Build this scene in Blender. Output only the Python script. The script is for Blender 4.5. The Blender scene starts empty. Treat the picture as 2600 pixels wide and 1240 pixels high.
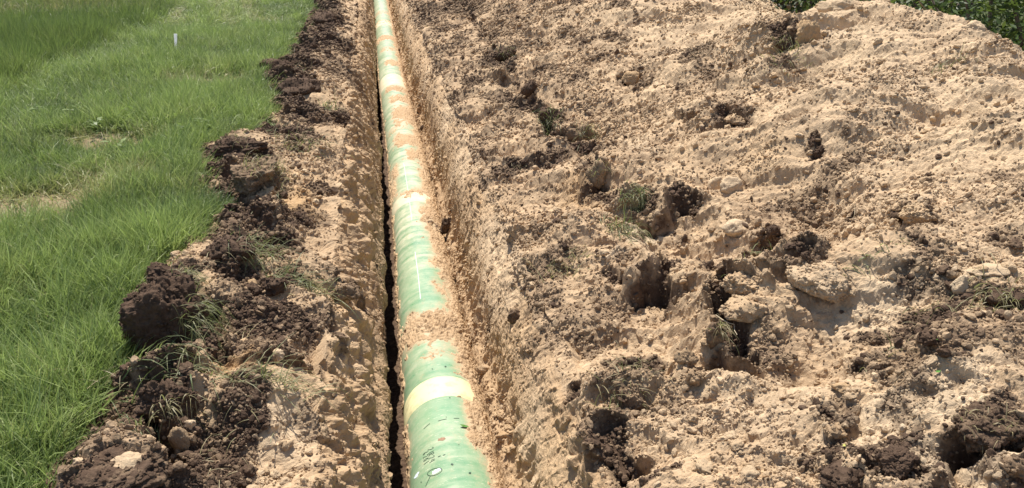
import bpy, bmesh, math, random
import numpy as np
from mathutils import Vector, Matrix, Euler

random.seed(7)
rng = np.random.default_rng(11)
SC = bpy.context.scene
COL = SC.collection

# ------------------------------------------------------------------ camera, sky, sun, exposure
TH, PS, F = math.radians(23.4), math.radians(9.6), 2000.0
CAM = np.array([0.0, 0.0, 2.0])
cam_d = bpy.data.cameras.new('camera')
cam_d.sensor_width = 36.0
cam_d.lens = 36.0 * F / 2600.0
cam_d.clip_start, cam_d.clip_end = 0.05, 500.0
cam = bpy.data.objects.new('camera', cam_d)
COL.objects.link(cam)
cam.location = CAM
cam.rotation_euler = (math.radians(90) - TH, 0, -PS)
SC.camera = cam

SUN_EL, SUN_AZ = math.radians(64), math.radians(-9)      # azimuth from +Y, negative = to the left
W = bpy.data.worlds.new('World')
SC.world = W
W.use_nodes = True
wn = W.node_tree
sky = wn.nodes.new('ShaderNodeTexSky')
sky.sky_type = 'NISHITA'
sky.sun_disc = False
sky.sun_elevation = SUN_EL
sky.sun_rotation = SUN_AZ
wn.links.new(sky.outputs[0], wn.nodes['Background'].inputs[0])
wn.nodes['Background'].inputs[1].default_value = 0.1
sun_d = bpy.data.lights.new('sun', 'SUN')
sun_d.energy = 5.0
sun_d.angle = math.radians(0.5)
sun_d.color = (1.0, 0.95, 0.87)
sun = bpy.data.objects.new('sun', sun_d)
COL.objects.link(sun)
sdir = Vector((math.sin(SUN_AZ) * math.cos(SUN_EL), math.cos(SUN_AZ) * math.cos(SUN_EL), math.sin(SUN_EL)))
sun.rotation_euler = sdir.to_track_quat('Z', 'Y').to_euler()
sun.location = sdir * 30
SC.view_settings.view_transform = 'Standard'
SC.view_settings.look = 'None'
SC.view_settings.exposure = 0.66
SC.view_settings.gamma = 1.0

# ------------------------------------------------------------------ measuring helpers
RV = np.array([math.cos(PS), -math.sin(PS), 0])
FV = np.array([math.sin(PS) * math.cos(TH), math.cos(PS) * math.cos(TH), -math.sin(TH)])
DV = np.array([-math.sin(PS) * math.sin(TH), -math.cos(PS) * math.sin(TH), -math.cos(TH)])

def ray(px, py):
    return FV + RV * (px - 1300) / F + DV * (py - 620) / F

def atz(px, py, z):
    d = ray(px, py)
    return CAM + d * (z - CAM[2]) / d[2]

def project(P):
    q = np.asarray(P) - CAM
    z = q @ FV
    return 1300 + F * (q @ RV) / z, 620 + F * (q @ DV) / z, z

# ------------------------------------------------------------------ noise
def h2(ix, iy, seed):
    a = (ix.astype(np.int64) * 374761393 + iy.astype(np.int64) * 668265263 + seed * 1442695041) & 0xFFFFFFFF
    a = ((a ^ (a >> 13)) * 1274126177) & 0xFFFFFFFF
    a = ((a ^ (a >> 16)) * 2246822519) & 0xFFFFFFFF
    a = a ^ (a >> 15)
    return (a & 0xFFFFFF).astype(np.float64) / 16777216.0

def h3(ix, iy, iz, seed):
    return h2(ix + iz * 7919, iy - iz * 104729, seed)

def noise2(x, y, seed=0):
    x0, y0 = np.floor(x), np.floor(y)
    fx, fy = x - x0, y - y0
    ix, iy = x0.astype(np.int64), y0.astype(np.int64)
    u, v = fx * fx * fx * (fx * (fx * 6 - 15) + 10), fy * fy * fy * (fy * (fy * 6 - 15) + 10)
    def g(i, j, dx, dy):
        a = h2(ix + i, iy + j, seed) * 6.2831853
        return np.cos(a) * dx + np.sin(a) * dy
    a = g(0, 0, fx, fy) * (1 - u) + g(1, 0, fx - 1, fy) * u
    b = g(0, 1, fx, fy - 1) * (1 - u) + g(1, 1, fx - 1, fy - 1) * u
    return (a * (1 - v) + b * v) * 1.5

def fbm2(x, y, seed=0, octv=3, gain=0.5):
    s, a, f = 0, 1.0, 1.0
    for k in range(octv):
        s = s + a * noise2(x * f, y * f, seed + k * 17)
        a *= gain
        f *= 2.03
    return s

def noise3(p, seed=0):
    x0 = np.floor(p)
    f = p - x0
    i = x0.astype(np.int64)
    w = f * f * (3 - 2 * f)
    r = 0
    for dx in (0, 1):
        for dy in (0, 1):
            for dz in (0, 1):
                wt = (w[:, 0] if dx else 1 - w[:, 0]) * (w[:, 1] if dy else 1 - w[:, 1]) * (w[:, 2] if dz else 1 - w[:, 2])
                r = r + wt * h3(i[:, 0] + dx, i[:, 1] + dy, i[:, 2] + dz, seed)
    return r * 2 - 1

def lumps(x, y, cell, seed, dens, rmin=0.32, rmax=0.62):
    """angular stones half sunk in a surface: height (in metres) and a random tone per stone"""
    X, Y = x / cell, y / cell
    ix, iy = np.floor(X).astype(np.int64), np.floor(Y).astype(np.int64)
    best = np.zeros_like(X)
    tone = np.zeros_like(X)
    for dx in (-1, 0, 1):
        for dy in (-1, 0, 1):
            cx, cy = ix + dx, iy + dy
            on = h2(cx, cy, seed + 1) < dens
            px = X - (cx + h2(cx, cy, seed + 2))
            py = Y - (cy + h2(cx, cy, seed + 3))
            a = h2(cx, cy, seed + 4) * 6.2831853
            c, s = np.cos(a), np.sin(a)
            asp = 0.7 + 0.6 * h2(cx, cy, seed + 5)
            q, w = (c * px + s * py) * asp, (-s * px + c * py) / asp
            r = rmin + (rmax - rmin) * h2(cx, cy, seed + 6) ** 1.5
            d = np.maximum(np.maximum(np.abs(q) * 1.02, np.abs(w)), (np.abs(q) + np.abs(w)) * 0.76) / r
            hh = r * np.sqrt(np.clip(1 - d * d, 0, 1)) * (0.75 + 0.6 * q / r * (h2(cx, cy, seed + 7) - 0.3))
            hh = np.where(on, hh, 0)
            m = hh > best
            best = np.where(m, hh, best)
            tone = np.where(m, h2(cx, cy, seed + 8), tone)
    return best * cell, tone

def sstep(a, b, x):
    t = np.clip((x - a) / (b - a), 0, 1)
    return t * t * (3 - 2 * t)

# ------------------------------------------------------------------ materials
def mat(name):
    m = bpy.data.materials.new(name)
    m.use_nodes = True
    nt = m.node_tree
    return m, nt, nt.nodes['Principled BSDF']

def node(nt, kind, **kw):
    n = nt.nodes.new(kind)
    for k, v in kw.items():
        setattr(n, k, v)
    return n

def mixc(nt, fac, a, b, blend='MIX'):
    n = node(nt, 'ShaderNodeMix', data_type='RGBA', blend_type=blend)
    for sock, v in ((n.inputs[0], fac), (n.inputs[6], a), (n.inputs[7], b)):
        if hasattr(v, 'links') or hasattr(v, 'is_linked'):
            nt.links.new(v, sock)
        elif isinstance(v, (int, float)):
            sock.default_value = v
        else:
            sock.default_value = (*v, 1)
    return n.outputs[2]

def mathn(nt, op, a, b=0.0, clamp=False):
    n = node(nt, 'ShaderNodeMath', operation=op, use_clamp=clamp)
    for sock, v in ((n.inputs[0], a), (n.inputs[1], b)):
        if isinstance(v, (int, float)):
            sock.default_value = v
        else:
            nt.links.new(v, sock)
    return n.outputs[0]

def noisen(nt, scale, detail=4, rough=0.6, vec=None, lo=None, hi=None):
    n = node(nt, 'ShaderNodeTexNoise')
    n.inputs['Scale'].default_value = scale
    n.inputs['Detail'].default_value = detail
    n.inputs['Roughness'].default_value = rough
    if vec is not None:
        nt.links.new(vec, n.inputs['Vector'])
    if lo is None:
        return n.outputs[0]
    m = node(nt, 'ShaderNodeMapRange')
    m.inputs[1].default_value, m.inputs[2].default_value = lo, hi
    nt.links.new(n.outputs[0], m.inputs[0])
    return m.outputs[0]

def bump(nt, h, strength, dist, bsdf):
    b = node(nt, 'ShaderNodeBump')
    b.inputs['Strength'].default_value = strength
    b.inputs['Distance'].default_value = dist
    nt.links.new(h, b.inputs['Height'])
    nt.links.new(b.outputs[0], bsdf.inputs['Normal'])

TAN, TAN2, PALE = (0.49, 0.343, 0.203), (0.36, 0.24, 0.14), (0.60, 0.465, 0.31)
DARK, DARK2, CLAY = (0.062, 0.038, 0.025), (0.135, 0.088, 0.058), (0.40, 0.25, 0.12)

def soil_colour(nt, vec, top, warm, pale, tone):
    n1 = noisen(nt, 2.2, 5, 0.62, vec, 0.32, 0.68)
    n2 = noisen(nt, 30, 5, 0.65, vec, 0.3, 0.72)
    base = mixc(nt, n1, TAN2, TAN)
    base = mixc(nt, mathn(nt, 'MULTIPLY', n2, 0.35), base, PALE)
    base = mixc(nt, warm, base, CLAY)
    base = mixc(nt, pale, base, PALE)
    dk = mixc(nt, n2, DARK, DARK2)
    n3 = noisen(nt, 18, 6, 0.7, vec, 0.35, 0.65)
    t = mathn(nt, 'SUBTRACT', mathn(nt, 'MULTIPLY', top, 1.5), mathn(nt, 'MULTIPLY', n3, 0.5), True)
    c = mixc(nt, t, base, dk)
    hs = node(nt, 'ShaderNodeHueSaturation')
    nt.links.new(mathn(nt, 'ADD', mathn(nt, 'MULTIPLY', tone, 0.42), 0.79), hs.inputs['Value'])
    nt.links.new(c, hs.inputs['Color'])
    return hs.outputs[0]

def make_soil():
    m, nt, b = mat('soil')
    tc = node(nt, 'ShaderNodeTexCoord')
    at = node(nt, 'ShaderNodeAttribute', attribute_name='soil')
    sp = node(nt, 'ShaderNodeSeparateColor')
    nt.links.new(at.outputs['Color'], sp.inputs[0])
    c = soil_colour(nt, tc.outputs['Object'], sp.outputs[0], sp.outputs[1], sp.outputs[2], at.outputs['Alpha'])
    nt.links.new(c, b.inputs['Base Color'])
    b.inputs['Roughness'].default_value = 0.95
    b.inputs['Specular IOR Level'].default_value = 0.15
    bump(nt, mathn(nt, 'ADD', noisen(nt, 110, 6, 0.75, tc.outputs['Object']), mathn(nt, 'MULTIPLY', noisen(nt, 38, 4, 0.6, tc.outputs['Object']), 1.2)), 0.65, 0.014, b)
    return m

def make_clod():
    m, nt, b = mat('clod_soil')
    tc = node(nt, 'ShaderNodeTexCoord')
    geo = node(nt, 'ShaderNodeNewGeometry')
    at = node(nt, 'ShaderNodeAttribute', attribute_name='tone', attribute_type='INSTANCER')
    sp = node(nt, 'ShaderNodeSeparateColor')
    nt.links.new(at.outputs['Color'], sp.inputs[0])
    c = soil_colour(nt, geo.outputs['Position'], sp.outputs[0], sp.outputs[1], sp.outputs[2], at.outputs['Alpha'])
    nt.links.new(c, b.inputs['Base Color'])
    b.inputs['Roughness'].default_value = 0.95
    b.inputs['Specular IOR Level'].default_value = 0.15
    bump(nt, noisen(nt, 80, 6, 0.7, geo.outputs['Position']), 0.9, 0.012, b)
    return m

def make_blade(name, cols, straw, trans=0.35):
    m, nt, b = mat(name)
    at = node(nt, 'ShaderNodeAttribute', attribute_name='tone', attribute_type='INSTANCER')
    sp = node(nt, 'ShaderNodeSeparateColor')
    nt.links.new(at.outputs['Color'], sp.inputs[0])
    bl = node(nt, 'ShaderNodeAttribute', attribute_name='blade')
    c = mixc(nt, sp.outputs[0], cols[0], cols[1])
    c = mixc(nt, mathn(nt, 'MULTIPLY', bl.outputs['Fac'], mathn(nt, 'ADD', mathn(nt, 'MULTIPLY', sp.outputs[0], 0.8), 0.2)), c, cols[2])
    c = mixc(nt, sp.outputs[1], c, straw)
    nt.links.new(c, b.inputs['Base Color'])
    b.inputs['Roughness'].default_value = 0.5
    b.inputs['Specular IOR Level'].default_value = 0.35
    tr = node(nt, 'ShaderNodeBsdfTranslucent')
    nt.links.new(mixc(nt, 0.35, c, (0.35, 0.5, 0.1)), tr.inputs[0])
    mx = node(nt, 'ShaderNodeMixShader')
    mx.inputs[0].default_value = trans
    nt.links.new(b.outputs[0], mx.inputs[1])
    nt.links.new(tr.outputs[0], mx.inputs[2])
    nt.links.new(mx.outputs[0], nt.nodes['Material Output'].inputs[0])
    return m

def make_plain(name, cols, scale, rough=0.8, spec=0.3, bs=0.3, bd=0.005, lo=0.35, hi=0.65):
    m, nt, b = mat(name)
    tc = node(nt, 'ShaderNodeTexCoord')
    c = mixc(nt, noisen(nt, scale, 5, 0.65, tc.outputs['Object'], lo, hi), cols[0], cols[1])
    nt.links.new(c, b.inputs['Base Color'])
    b.inputs['Roughness'].default_value = rough
    b.inputs['Specular IOR Level'].default_value = spec
    bump(nt, noisen(nt, scale * 3, 5, 0.7, tc.outputs['Object']), bs, bd, b)
    return m

def make_pipe():
    m, nt, b = mat('pipe_coating_green')
    geo = node(nt, 'ShaderNodeNewGeometry')
    mp = node(nt, 'ShaderNodeMapping')
    mp.inputs['Scale'].default_value = (0.9, 7.0, 0.9)
    nt.links.new(geo.outputs['Position'], mp.inputs[0])
    at = node(nt, 'ShaderNodeAttribute', attribute_name='dust')
    n1 = noisen(nt, 1.6, 6, 0.7, mp.outputs[0], 0.38, 0.66)
    n2 = noisen(nt, 12, 6, 0.75, geo.outputs['Position'], 0.4, 0.75)
    c = mixc(nt, noisen(nt, 3, 3, 0.5, geo.outputs['Position'], 0.3, 0.7), (0.135, 0.270, 0.145), (0.188, 0.332, 0.188))
    d = mathn(nt, 'MULTIPLY', mathn(nt, 'ADD', mathn(nt, 'MULTIPLY', n1, 0.6), mathn(nt, 'MULTIPLY', n2, 0.55)), at.outputs['Fac'], True)
    c = mixc(nt, d, c, (0.60, 0.54, 0.39))
    fl = node(nt, 'ShaderNodeAttribute', attribute_name='film')
    n4 = noisen(nt, 55, 6, 0.75, geo.outputs['Position'], 0.25, 0.75)
    ff = mathn(nt, 'SUBTRACT', mathn(nt, 'MULTIPLY', fl.outputs['Fac'], 1.9), mathn(nt, 'MULTIPLY', n4, 0.95), True)
    c = mixc(nt, mathn(nt, 'MULTIPLY', ff, 0.85), c, (0.50, 0.36, 0.225))
    mp2 = node(nt, 'ShaderNodeMapping')
    mp2.inputs['Scale'].default_value = (9, 40.0, 9)
    mp2.inputs['Rotation'].default_value = (0.3, 0.2, 0.5)
    nt.links.new(geo.outputs['Position'], mp2.inputs[0])
    scr = noisen(nt, 2.0, 5, 0.8, mp2.outputs[0], 0.585, 0.67)
    c = mixc(nt, mathn(nt, 'MULTIPLY', scr, 0.7), c, (0.62, 0.6, 0.44))
    nt.links.new(c, b.inputs['Base Color'])
    r = mathn(nt, 'ADD', mathn(nt, 'MULTIPLY', d, 0.4), 0.27)
    nt.links.new(r, b.inputs['Roughness'])
    b.inputs['Specular IOR Level'].default_value = 0.4
    bump(nt, noisen(nt, 25, 4, 0.6, geo.outputs['Position']), 0.08, 0.004, b)
    return m

M_SOIL, M_CLOD, M_PIPE = make_soil(), make_clod(), make_pipe()
M_GRASS = make_blade('grass_blade', ((0.050, 0.098, 0.020), (0.235, 0.325, 0.082), (0.40, 0.47, 0.19)), (0.36, 0.29, 0.15))
M_SODGRASS = make_blade('sod_grass_blade', ((0.06, 0.10, 0.03), (0.11, 0.155, 0.055), (0.22, 0.22, 0.10)), (0.34, 0.27, 0.15))
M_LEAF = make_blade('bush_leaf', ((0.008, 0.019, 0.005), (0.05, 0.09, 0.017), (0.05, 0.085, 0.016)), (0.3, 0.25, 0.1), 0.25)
M_COLLAR = make_plain('joint_coating_cream', ((0.48, 0.44, 0.24), (0.68, 0.63, 0.36)), 13, 0.5, 0.35, 0.1, 0.003, .30, .52)
M_COLLAR2 = make_plain('joint_coating_dusty', ((0.52, 0.46, 0.31), (0.62, 0.57, 0.40)), 9, 0.7, 0.3, 0.1, 0.003)
M_MUD = M_SOIL
M_MEADOW = make_plain('meadow_thatch', ((0.040, 0.06, 0.02), (0.10, 0.10, 0.045)), 5, 0.95, 0.1, 0.6, 0.02)
_nt = M_MEADOW.node_tree
_b = _nt.nodes['Principled BSDF']
_src = _b.inputs['Base Color'].links[0].from_socket
_at = node(_nt, 'ShaderNodeAttribute', attribute_name='bare')
_nt.links.new(mixc(_nt, _at.outputs['Fac'], _src, (0.30, 0.215, 0.135)), _b.inputs['Base Color'])
M_STAKE = make_plain('stake_wood', ((0.86, 0.84, 0.78), (0.76, 0.72, 0.64)), 30, 0.75, 0.2, 0.3, 0.002)
M_BARK = make_plain('bark', ((0.12, 0.09, 0.065), (0.24, 0.20, 0.16)), 14, 0.9, 0.2, 0.6, 0.01)
M_TWIG = make_plain('dry_twig', ((0.34, 0.26, 0.16), (0.5, 0.42, 0.29)), 20, 0.85, 0.2, 0.3, 0.002)
M_STRAW = make_plain('dry_straw', ((0.36, 0.29, 0.16), (0.22, 0.18, 0.10)), 12, 0.85, 0.2, 0.1, 0.001)
M_INK = make_plain('marker_ink', ((0.02, 0.05, 0.03), (0.04, 0.075, 0.05)), 40, 0.6, 0.3, 0.05, 0.001)
M_SCUFF = make_plain('bare_scuff', ((0.20, 0.11, 0.07), (0.34, 0.22, 0.14)), 70, 0.8, 0.2, 0.3, 0.001)
M_PATCH = make_plain('pale_bluish_patch', ((0.62, 0.72, 0.78), (0.75, 0.82, 0.84)), 30, 0.4, 0.4, 0.05, 0.001)  # bluish white patches on the green coating
M_GLEAF = make_plain('fresh_leaf', ((0.06, 0.16, 0.03), (0.12, 0.26, 0.05)), 30, 0.5, 0.4, 0.2, 0.002)
M_YLEAF = make_plain('yellowed_leaf', ((0.52, 0.48, 0.12), (0.42, 0.42, 0.14)), 30, 0.5, 0.4, 0.2, 0.002)

# ------------------------------------------------------------------ object helpers
def mesh_np(name, V, Fc, material, smooth=False):
    me = bpy.data.meshes.new(name)
    V = np.asarray(V, np.float32)
    Fc = np.asarray(Fc, np.int32)
    k = Fc.shape[1]
    me.vertices.add(len(V))
    me.vertices.foreach_set('co', V.ravel())
    me.loops.add(Fc.size)
    me.loops.foreach_set('vertex_index', Fc.ravel())
    me.polygons.add(len(Fc))
    me.polygons.foreach_set('loop_start', np.arange(0, Fc.size, k, dtype=np.int32))
    me.polygons.foreach_set('use_smooth', np.full(len(Fc), smooth))
    me.update(calc_edges=True)
    me.materials.append(material)
    return me

def link(name, data, parent=None, label=None, cat=None, group=None, kind=None, loc=None):
    o = bpy.data.objects.new(name, data)
    COL.objects.link(o)
    if parent is not None:
        o.parent = parent
    if loc is not None:
        o.location = loc
    for k, v in (('label', label), ('category', cat), ('group', group), ('kind', kind)):
        if v:
            o[k] = v
    return o

def set_attr(me, name, typ, arr):
    a = me.attributes.new(name, typ, 'POINT')
    key = {'FLOAT': 'value', 'INT': 'value', 'FLOAT_VECTOR': 'vector', 'FLOAT_COLOR': 'color'}[typ]
    a.data.foreach_set(key, np.asarray(arr, np.int32 if typ == 'INT' else np.float32).ravel())

def grid_faces(nr, nc, off=0):
    i = np.arange(nr - 1)[:, None] * nc + np.arange(nc - 1)[None, :] + off
    return np.stack([i, i + 1, i + nc + 1, i + nc], -1).reshape(-1, 4)

# ------------------------------------------------------------------ pipe path
PY_ = np.array([-5, 0.0, 3.36, 4.35, 5.42, 7.17, 10.22, 15.07, 28.0, 60, 90])
PX_ = np.array([.24, .244, .258, .264, .270, .288, .29, .24, .24, .24, .24])
PZ_ = np.array([-.82, -.83, -.88, -.936, -.992, -1.072, -1.12, -1.088, -1.008, -.98, -.98])
_yy = np.linspace(-5, 90, 1901)
def _sm(v):
    w = np.interp(_yy, PY_, v)
    k = np.hanning(33); k /= k.sum()
    return np.convolve(np.pad(w, 16, 'edge'), k, 'valid')
_px, _pz = _sm(PX_), _sm(PZ_)
pipe_x = lambda y: np.interp(y, _yy, _px)
pipe_z = lambda y: np.interp(y, _yy, _pz)
PR = 0.244

EDGE = np.array([atz(*q, 0) for q in ((120, 1300), (150, 1240), (230, 1090), (335, 1000), (310, 880), (335, 800), (400, 700), (520, 640), (585, 560), (515, 500), (505, 400), (640, 362), (690, 300), (682, 232),
                                      (668, 195), (720, 160), (748, 120), (775, 80), (790, 45), (810, 0), (850, -60))])
def edge_x(y):
    e = np.interp(y, EDGE[:, 1], EDGE[:, 0])
    return e + 0.05 * noise2(y * 2.6, y * 0 + 3.3, 5) + 0.04 * noise2(y * 6.3, y * 0 + 1.3, 6)

# ------------------------------------------------------------------ terrain strip: bank, trench, spoil heap
CP = np.array([(-2.6, -.16), (-1.9, -.09), (-1.45, -.03), (-1.3, .04), (-1.05, .09), (-.75, .04), (-.56, -.02), (-.46, -.06), (-.37, -.12),
               (-.30, -.22), (-.215, -.40), (-.145, -.56), (-.082, -.69), (-.115, -.95), (-.16, -1.32),
               (.0, -1.36), (.264, -1.34), (.43, -1.12), (.49, -.93), (.53, -.77), (.58, -.70), (.615, -.60), (.655, -.47), (.72, -.34), (.81, -.21),
               (.95, -.09), (1.3, -.0), (1.72, .08), (2.2, .24), (2.8, .50), (3.4, .78), (3.9, 1.01), (4.3, 1.15), (4.62, 1.12), (5.2, .85),
               (6.2, .25), (7.2, -.02), (9.2, -.06)])
NK = len(CP)
# column parameter: dense on the visible slopes
seg = np.hypot(*np.diff(CP, axis=0).T)
step = np.full(NK - 1, .0105)
step[:2] = .04; step[2:8] = .0095; step[8:13] = .0105; step[13:18] = .022; step[18:25] = .0095
step[25:30] = .0105; step[30:33] = .0105; step[33:35] = .03; step[35:] = .12
tcol = np.concatenate([np.linspace(k, k + 1, max(2, int(seg[k] / step[k])), endpoint=False) for k in range(NK - 1)] + [[NK - 1]])
NC = len(tcol)
# rows: spacing grows with distance
rows = [0.7]
while rows[-1] < 82:
    y = rows[-1]
    rows.append(y + 0.0013 * (y + 0.9) ** 1.42 + (0.002 if y < 2 else 0))
YR = np.array(rows)
NR = len(YR)
# Catmull-Rom weights of every column
k0 = np.clip(np.floor(tcol).astype(int), 0, NK - 2)
ft = tcol - k0
Wt = np.zeros((NC, NK))
cr = np.stack([-.5 * ft + ft**2 - .5 * ft**3, 1 - 2.5 * ft**2 + 1.5 * ft**3, .5 * ft + 2 * ft**2 - 1.5 * ft**3, -.5 * ft**2 + .5 * ft**3], 1)
for q in range(4):
    np.add.at(Wt, (np.arange(NC), np.clip(k0 + q - 1, 0, NK - 1)), cr[:, q])
cx = np.repeat(CP[None, :, 0], NR, 0)
cz = np.repeat(CP[None, :, 1], NR, 0)
Yc = YR[:, None]
dpx, dpz = pipe_x(YR) - .264, pipe_z(YR) + .88
dedge = edge_x(YR) + 1.3
for k in range(NK):
    if k <= 4:
        cx[:, k] += dedge * (1.0 if k <= 3 else 0.5)
    if 9 <= k <= 22:
        cx[:, k] += dpx * sstep(8, 12, k) * (1 - sstep(20, 24, k))
        cz[:, k] += dpz * sstep(9, 13, k) * (1 - sstep(19, 23, k))
    nz = noise2(YR * 0.9, YR * 0 + k * 3.1, 40) * 0.5 + noise2(YR * 2.7, YR * 0 + k * 1.7, 41) * 0.3
    amp = {5: .05, 6: .05, 7: .05, 8: .04, 9: .03, 10: .02, 22: .02, 23: .05, 24: .08, 25: .10}.get(k, .08 if 26 <= k <= 33 else 0)
    cx[:, k] += nz * amp
    if 4 <= k <= 7 or 25 <= k <= 33:
        cz[:, k] += 0.045 * (noise2(YR * 0.8 + 9, YR * 0 + k * 0.6, 43) + 0.6 * noise2(YR * 2.1, YR * 0 + k * 0.9, 44))
# the trench narrows beyond 14 m so that the pipe touches its left wall
near = sstep(10.5, 19, YR)
for k in range(9, 15):
    cx[:, k] += near * 0.085
# heap height along the trench
zr = np.interp(YR, [0, 2, 4.6, 5.0, 5.5, 6.0, 6.6, 7.2, 7.7, 8.3, 9.0, 9.5, 10.2, 11, 13, 20, 40, 80],
               [.95, .95, .97, 1.0, 1.06, 1.15, 1.18, 1.07, .92, .77, .73, .78, .93, 1.2, 1.55, 1.5, 1.5, 1.2])
s = (zr / 1.15)[:, None]
wk = sstep(27, 31, np.arange(NK))[None, :]
cz *= 1 + (s - 1) * wk
BX, BZ = cx @ Wt.T, cz @ Wt.T
BY = np.repeat(Yc, NC, 1)
u0 = np.concatenate([[0], np.cumsum(np.hypot(np.diff(CP[:, 0] @ Wt.T), np.diff(CP[:, 1] @ Wt.T)))])
U = np.repeat(u0[None, :], NR, 0)
T = np.repeat(tcol[None, :], NR, 0)

def grid_normals(X, Y, Z):
    ax, ay, az = np.gradient(X, axis=1), np.gradient(Y, axis=1), np.gradient(Z, axis=1)
    bx, by, bz = np.gradient(X, axis=0), np.gradient(Y, axis=0), np.gradient(Z, axis=0)
    n = np.stack([ay * bz - az * by, az * bx - ax * bz, ax * by - ay * bx], -1)
    return n / (np.linalg.norm(n, axis=-1, keepdims=True) + 1e-12)

def hit_on(X, Z, px, py, jmin=0):
    """world point where a sight line through a pixel of the photograph meets the strip"""
    d = ray(px, py)
    ts = 1.2 * (50 / 1.2) ** np.linspace(0, 1, 500)
    def below(t):
        p = CAM + d * t
        i = min(max(int(np.searchsorted(YR, p[1])), 0), NR - 1)
        return p[2] < np.interp(p[0], np.maximum.accumulate(X[i, jmin:]), Z[i, jmin:])
    prev = ts[0]
    for t in ts[1:]:
        if below(t):
            a, b = prev, t
            for _ in range(14):
                m = (a + b) / 2
                if below(m): b = m
                else: a = m
            return CAM + d * b, b
        prev = t
    return CAM + d * 30, 30.0

bhit = lambda px, py: hit_on(BX, BZ, px, py)

# large relief: mounds, broken steps that face the camera, hollows.  (px, py, half width m, height m, run back m)
fold = 1 - np.abs(fbm2(U * .8 + .2 * BY, BY * 1.5 + .8 * U, 72, 3))
D = (0.075 * fbm2(U * 1.5, BY * 1.5, 70, 3) + .15 * (fold - .7)) * np.where((T > 3) & (T < 8) | (T > 24.5), 1, 0.12)
D += (0.024 - .010 * sstep(26, 29, T)) * fbm2(U * 4.5, BY * 4.5, 77, 3) * np.where((T > 3) & (T < 14) | (T > 23), 1, 0.35)
for (px, py, rx, ry, hh) in [(1620, 450, .35, .5, .15), (1960, 780, .45, .3, .15), (1800, 1020, .35, .25, .08), (2150, 330, .8, .6, .16), (2330, 660, .5, .3, .10), (1450, 640, .28, .4, .10), (2450, 900, .4, .2, .08), (1900, 130, .6, .8, .12),
                             (1760, 640, .22, .35, -.13), (2020, 560, .3, .3, -.11), (1490, 350, .2, .6, -.14), (1720, 880, .2, .3, -.12), (2200, 820, .25, .15, -.08), (1350, 230, .25, .6, -.14), (1650, 250, .3, .5, -.08), (2050, 960, .3, .12, -.06), (2400, 420, .4, .4, -.09)]:
    p, t = bhit(px, py)
    D += hh * np.exp(-((BX - p[0]) / rx) ** 2 - ((BY - p[1] + .35 * (BX - p[0])) / ry) ** 2) * (T > 24)
TOPSOIL_SHADE = np.zeros_like(D)
WARM = np.zeros_like(D)
PAL = np.zeros_like(D)
warpx = 0.05 * noise2(U * 6, BY * 6, 81) + 0.025 * noise2(U * 15, BY * 15, 82)
warpy = 0.07 * noise2(U * 5, BY * 5, 83) + 0.03 * noise2(U * 14, BY * 14, 84)
SEAMS = [([(1170, 5), (1250, 120), (1290, 180), (1350, 260), (1400, 335), (1480, 380), (1505, 450), (1535, 520), (1640, 560), (1668, 640), (1692, 740)], .075, .10), ([(1800, 700), (1850, 760), (1865, 900), (1790, 965), (1600, 960)], .06, .07),
         ([(1230, 430), (1340, 410), (1440, 395)], .10, .05), ([(1560, 1100), (1580, 1200)], .05, .05), ([(2220, 870), (2350, 845), (2480, 870), (2560, 800)], .07, .05)]
STEPS = [(1660, 560, .20, .17, .45), (1745, 545, .10, .14, .3), (1510, 500, .16, .17, .4), (1400, 330, .20, .16, .5), (1350, 265, .15, .15, .5), (1500, 385, .14, .15, .4),
         (1690, 745, .16, .16, .4), (1650, 735, .08, .12, .2), (1860, 800, .15, .20, .35), (1840, 960, .13, .20, .3), (1880, 720, .12, .12, .3), (1570, 1190, .10, .14, .3),
         (1270, 205, .2, .15, .6), (1290, 150, .2, .15, .8), (1850, 325, .16, .13, .4), (1600, 205, .14, .12, .4), (2050, 735, .18, .12, .35),
         (1960, 600, .09, .10, .2), (2120, 1115, .10, .09, .2), (2480, 1155, .24, .16, .3), (2270, 1235, .16, .12, .3), (1590, 1000, .13, .10, .3),
         (2000, 135, .2, .16, .5), (2340, 565, .14, .09, .3), (1760, 300, .14, .10, .4), (2590, 1215, .1, .1, .2), (2260, 985, .12, .07, .2),
         (430, 965, .17, .15, .35), (640, 545, .17, .12, .4), (600, 425, .18, .10, .4), (700, 900, .2, .09, .3), (280, 1240, .18, .12, .35), (420, 1110, .10, .13, .3),
         (600, 700, .16, .10, .3), (760, 300, .2, .10, .5), (720, 215, .2, .12, .6), (870, 760, .10, .06, .2), (840, 120, .3, .12, .8), (900, 545, .08, .05, .25)]
for (px, py, hw, hh, run) in STEPS:
    p, t = bhit(px, py)
    i0, i1 = np.searchsorted(YR, [p[1] - .5, p[1] + run * 2.5])
    sl = slice(i0, i1)
    dx = (BX[sl] - p[0] + warpx[sl] * 1.8) / hw
    dy = BY[sl] - p[1] + warpy[sl] * 1.6 + .5 * hw * np.sin(dx * 2.1 + px)
    env = np.exp(-np.abs(dx) ** 2) * np.where((T[sl] > 2) & (T[sl] < 8.6) | (T[sl] > 23.3), 1, 0)
    hh = hh * .72
    D[sl] += hh * env * sstep(-.035, .035, dy) * np.exp(-(np.maximum(dy, 0) / run) ** 2)
    D[sl] -= 0.3 * hh * env * (1 - sstep(-.03, .02, dy)) * np.exp(-(np.minimum(dy, 0) / .13) ** 2)
    TOPSOIL_SHADE[sl] = np.maximum(TOPSOIL_SHADE[sl], 0.85 * env * np.exp(-(dy / .055) ** 2))

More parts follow.
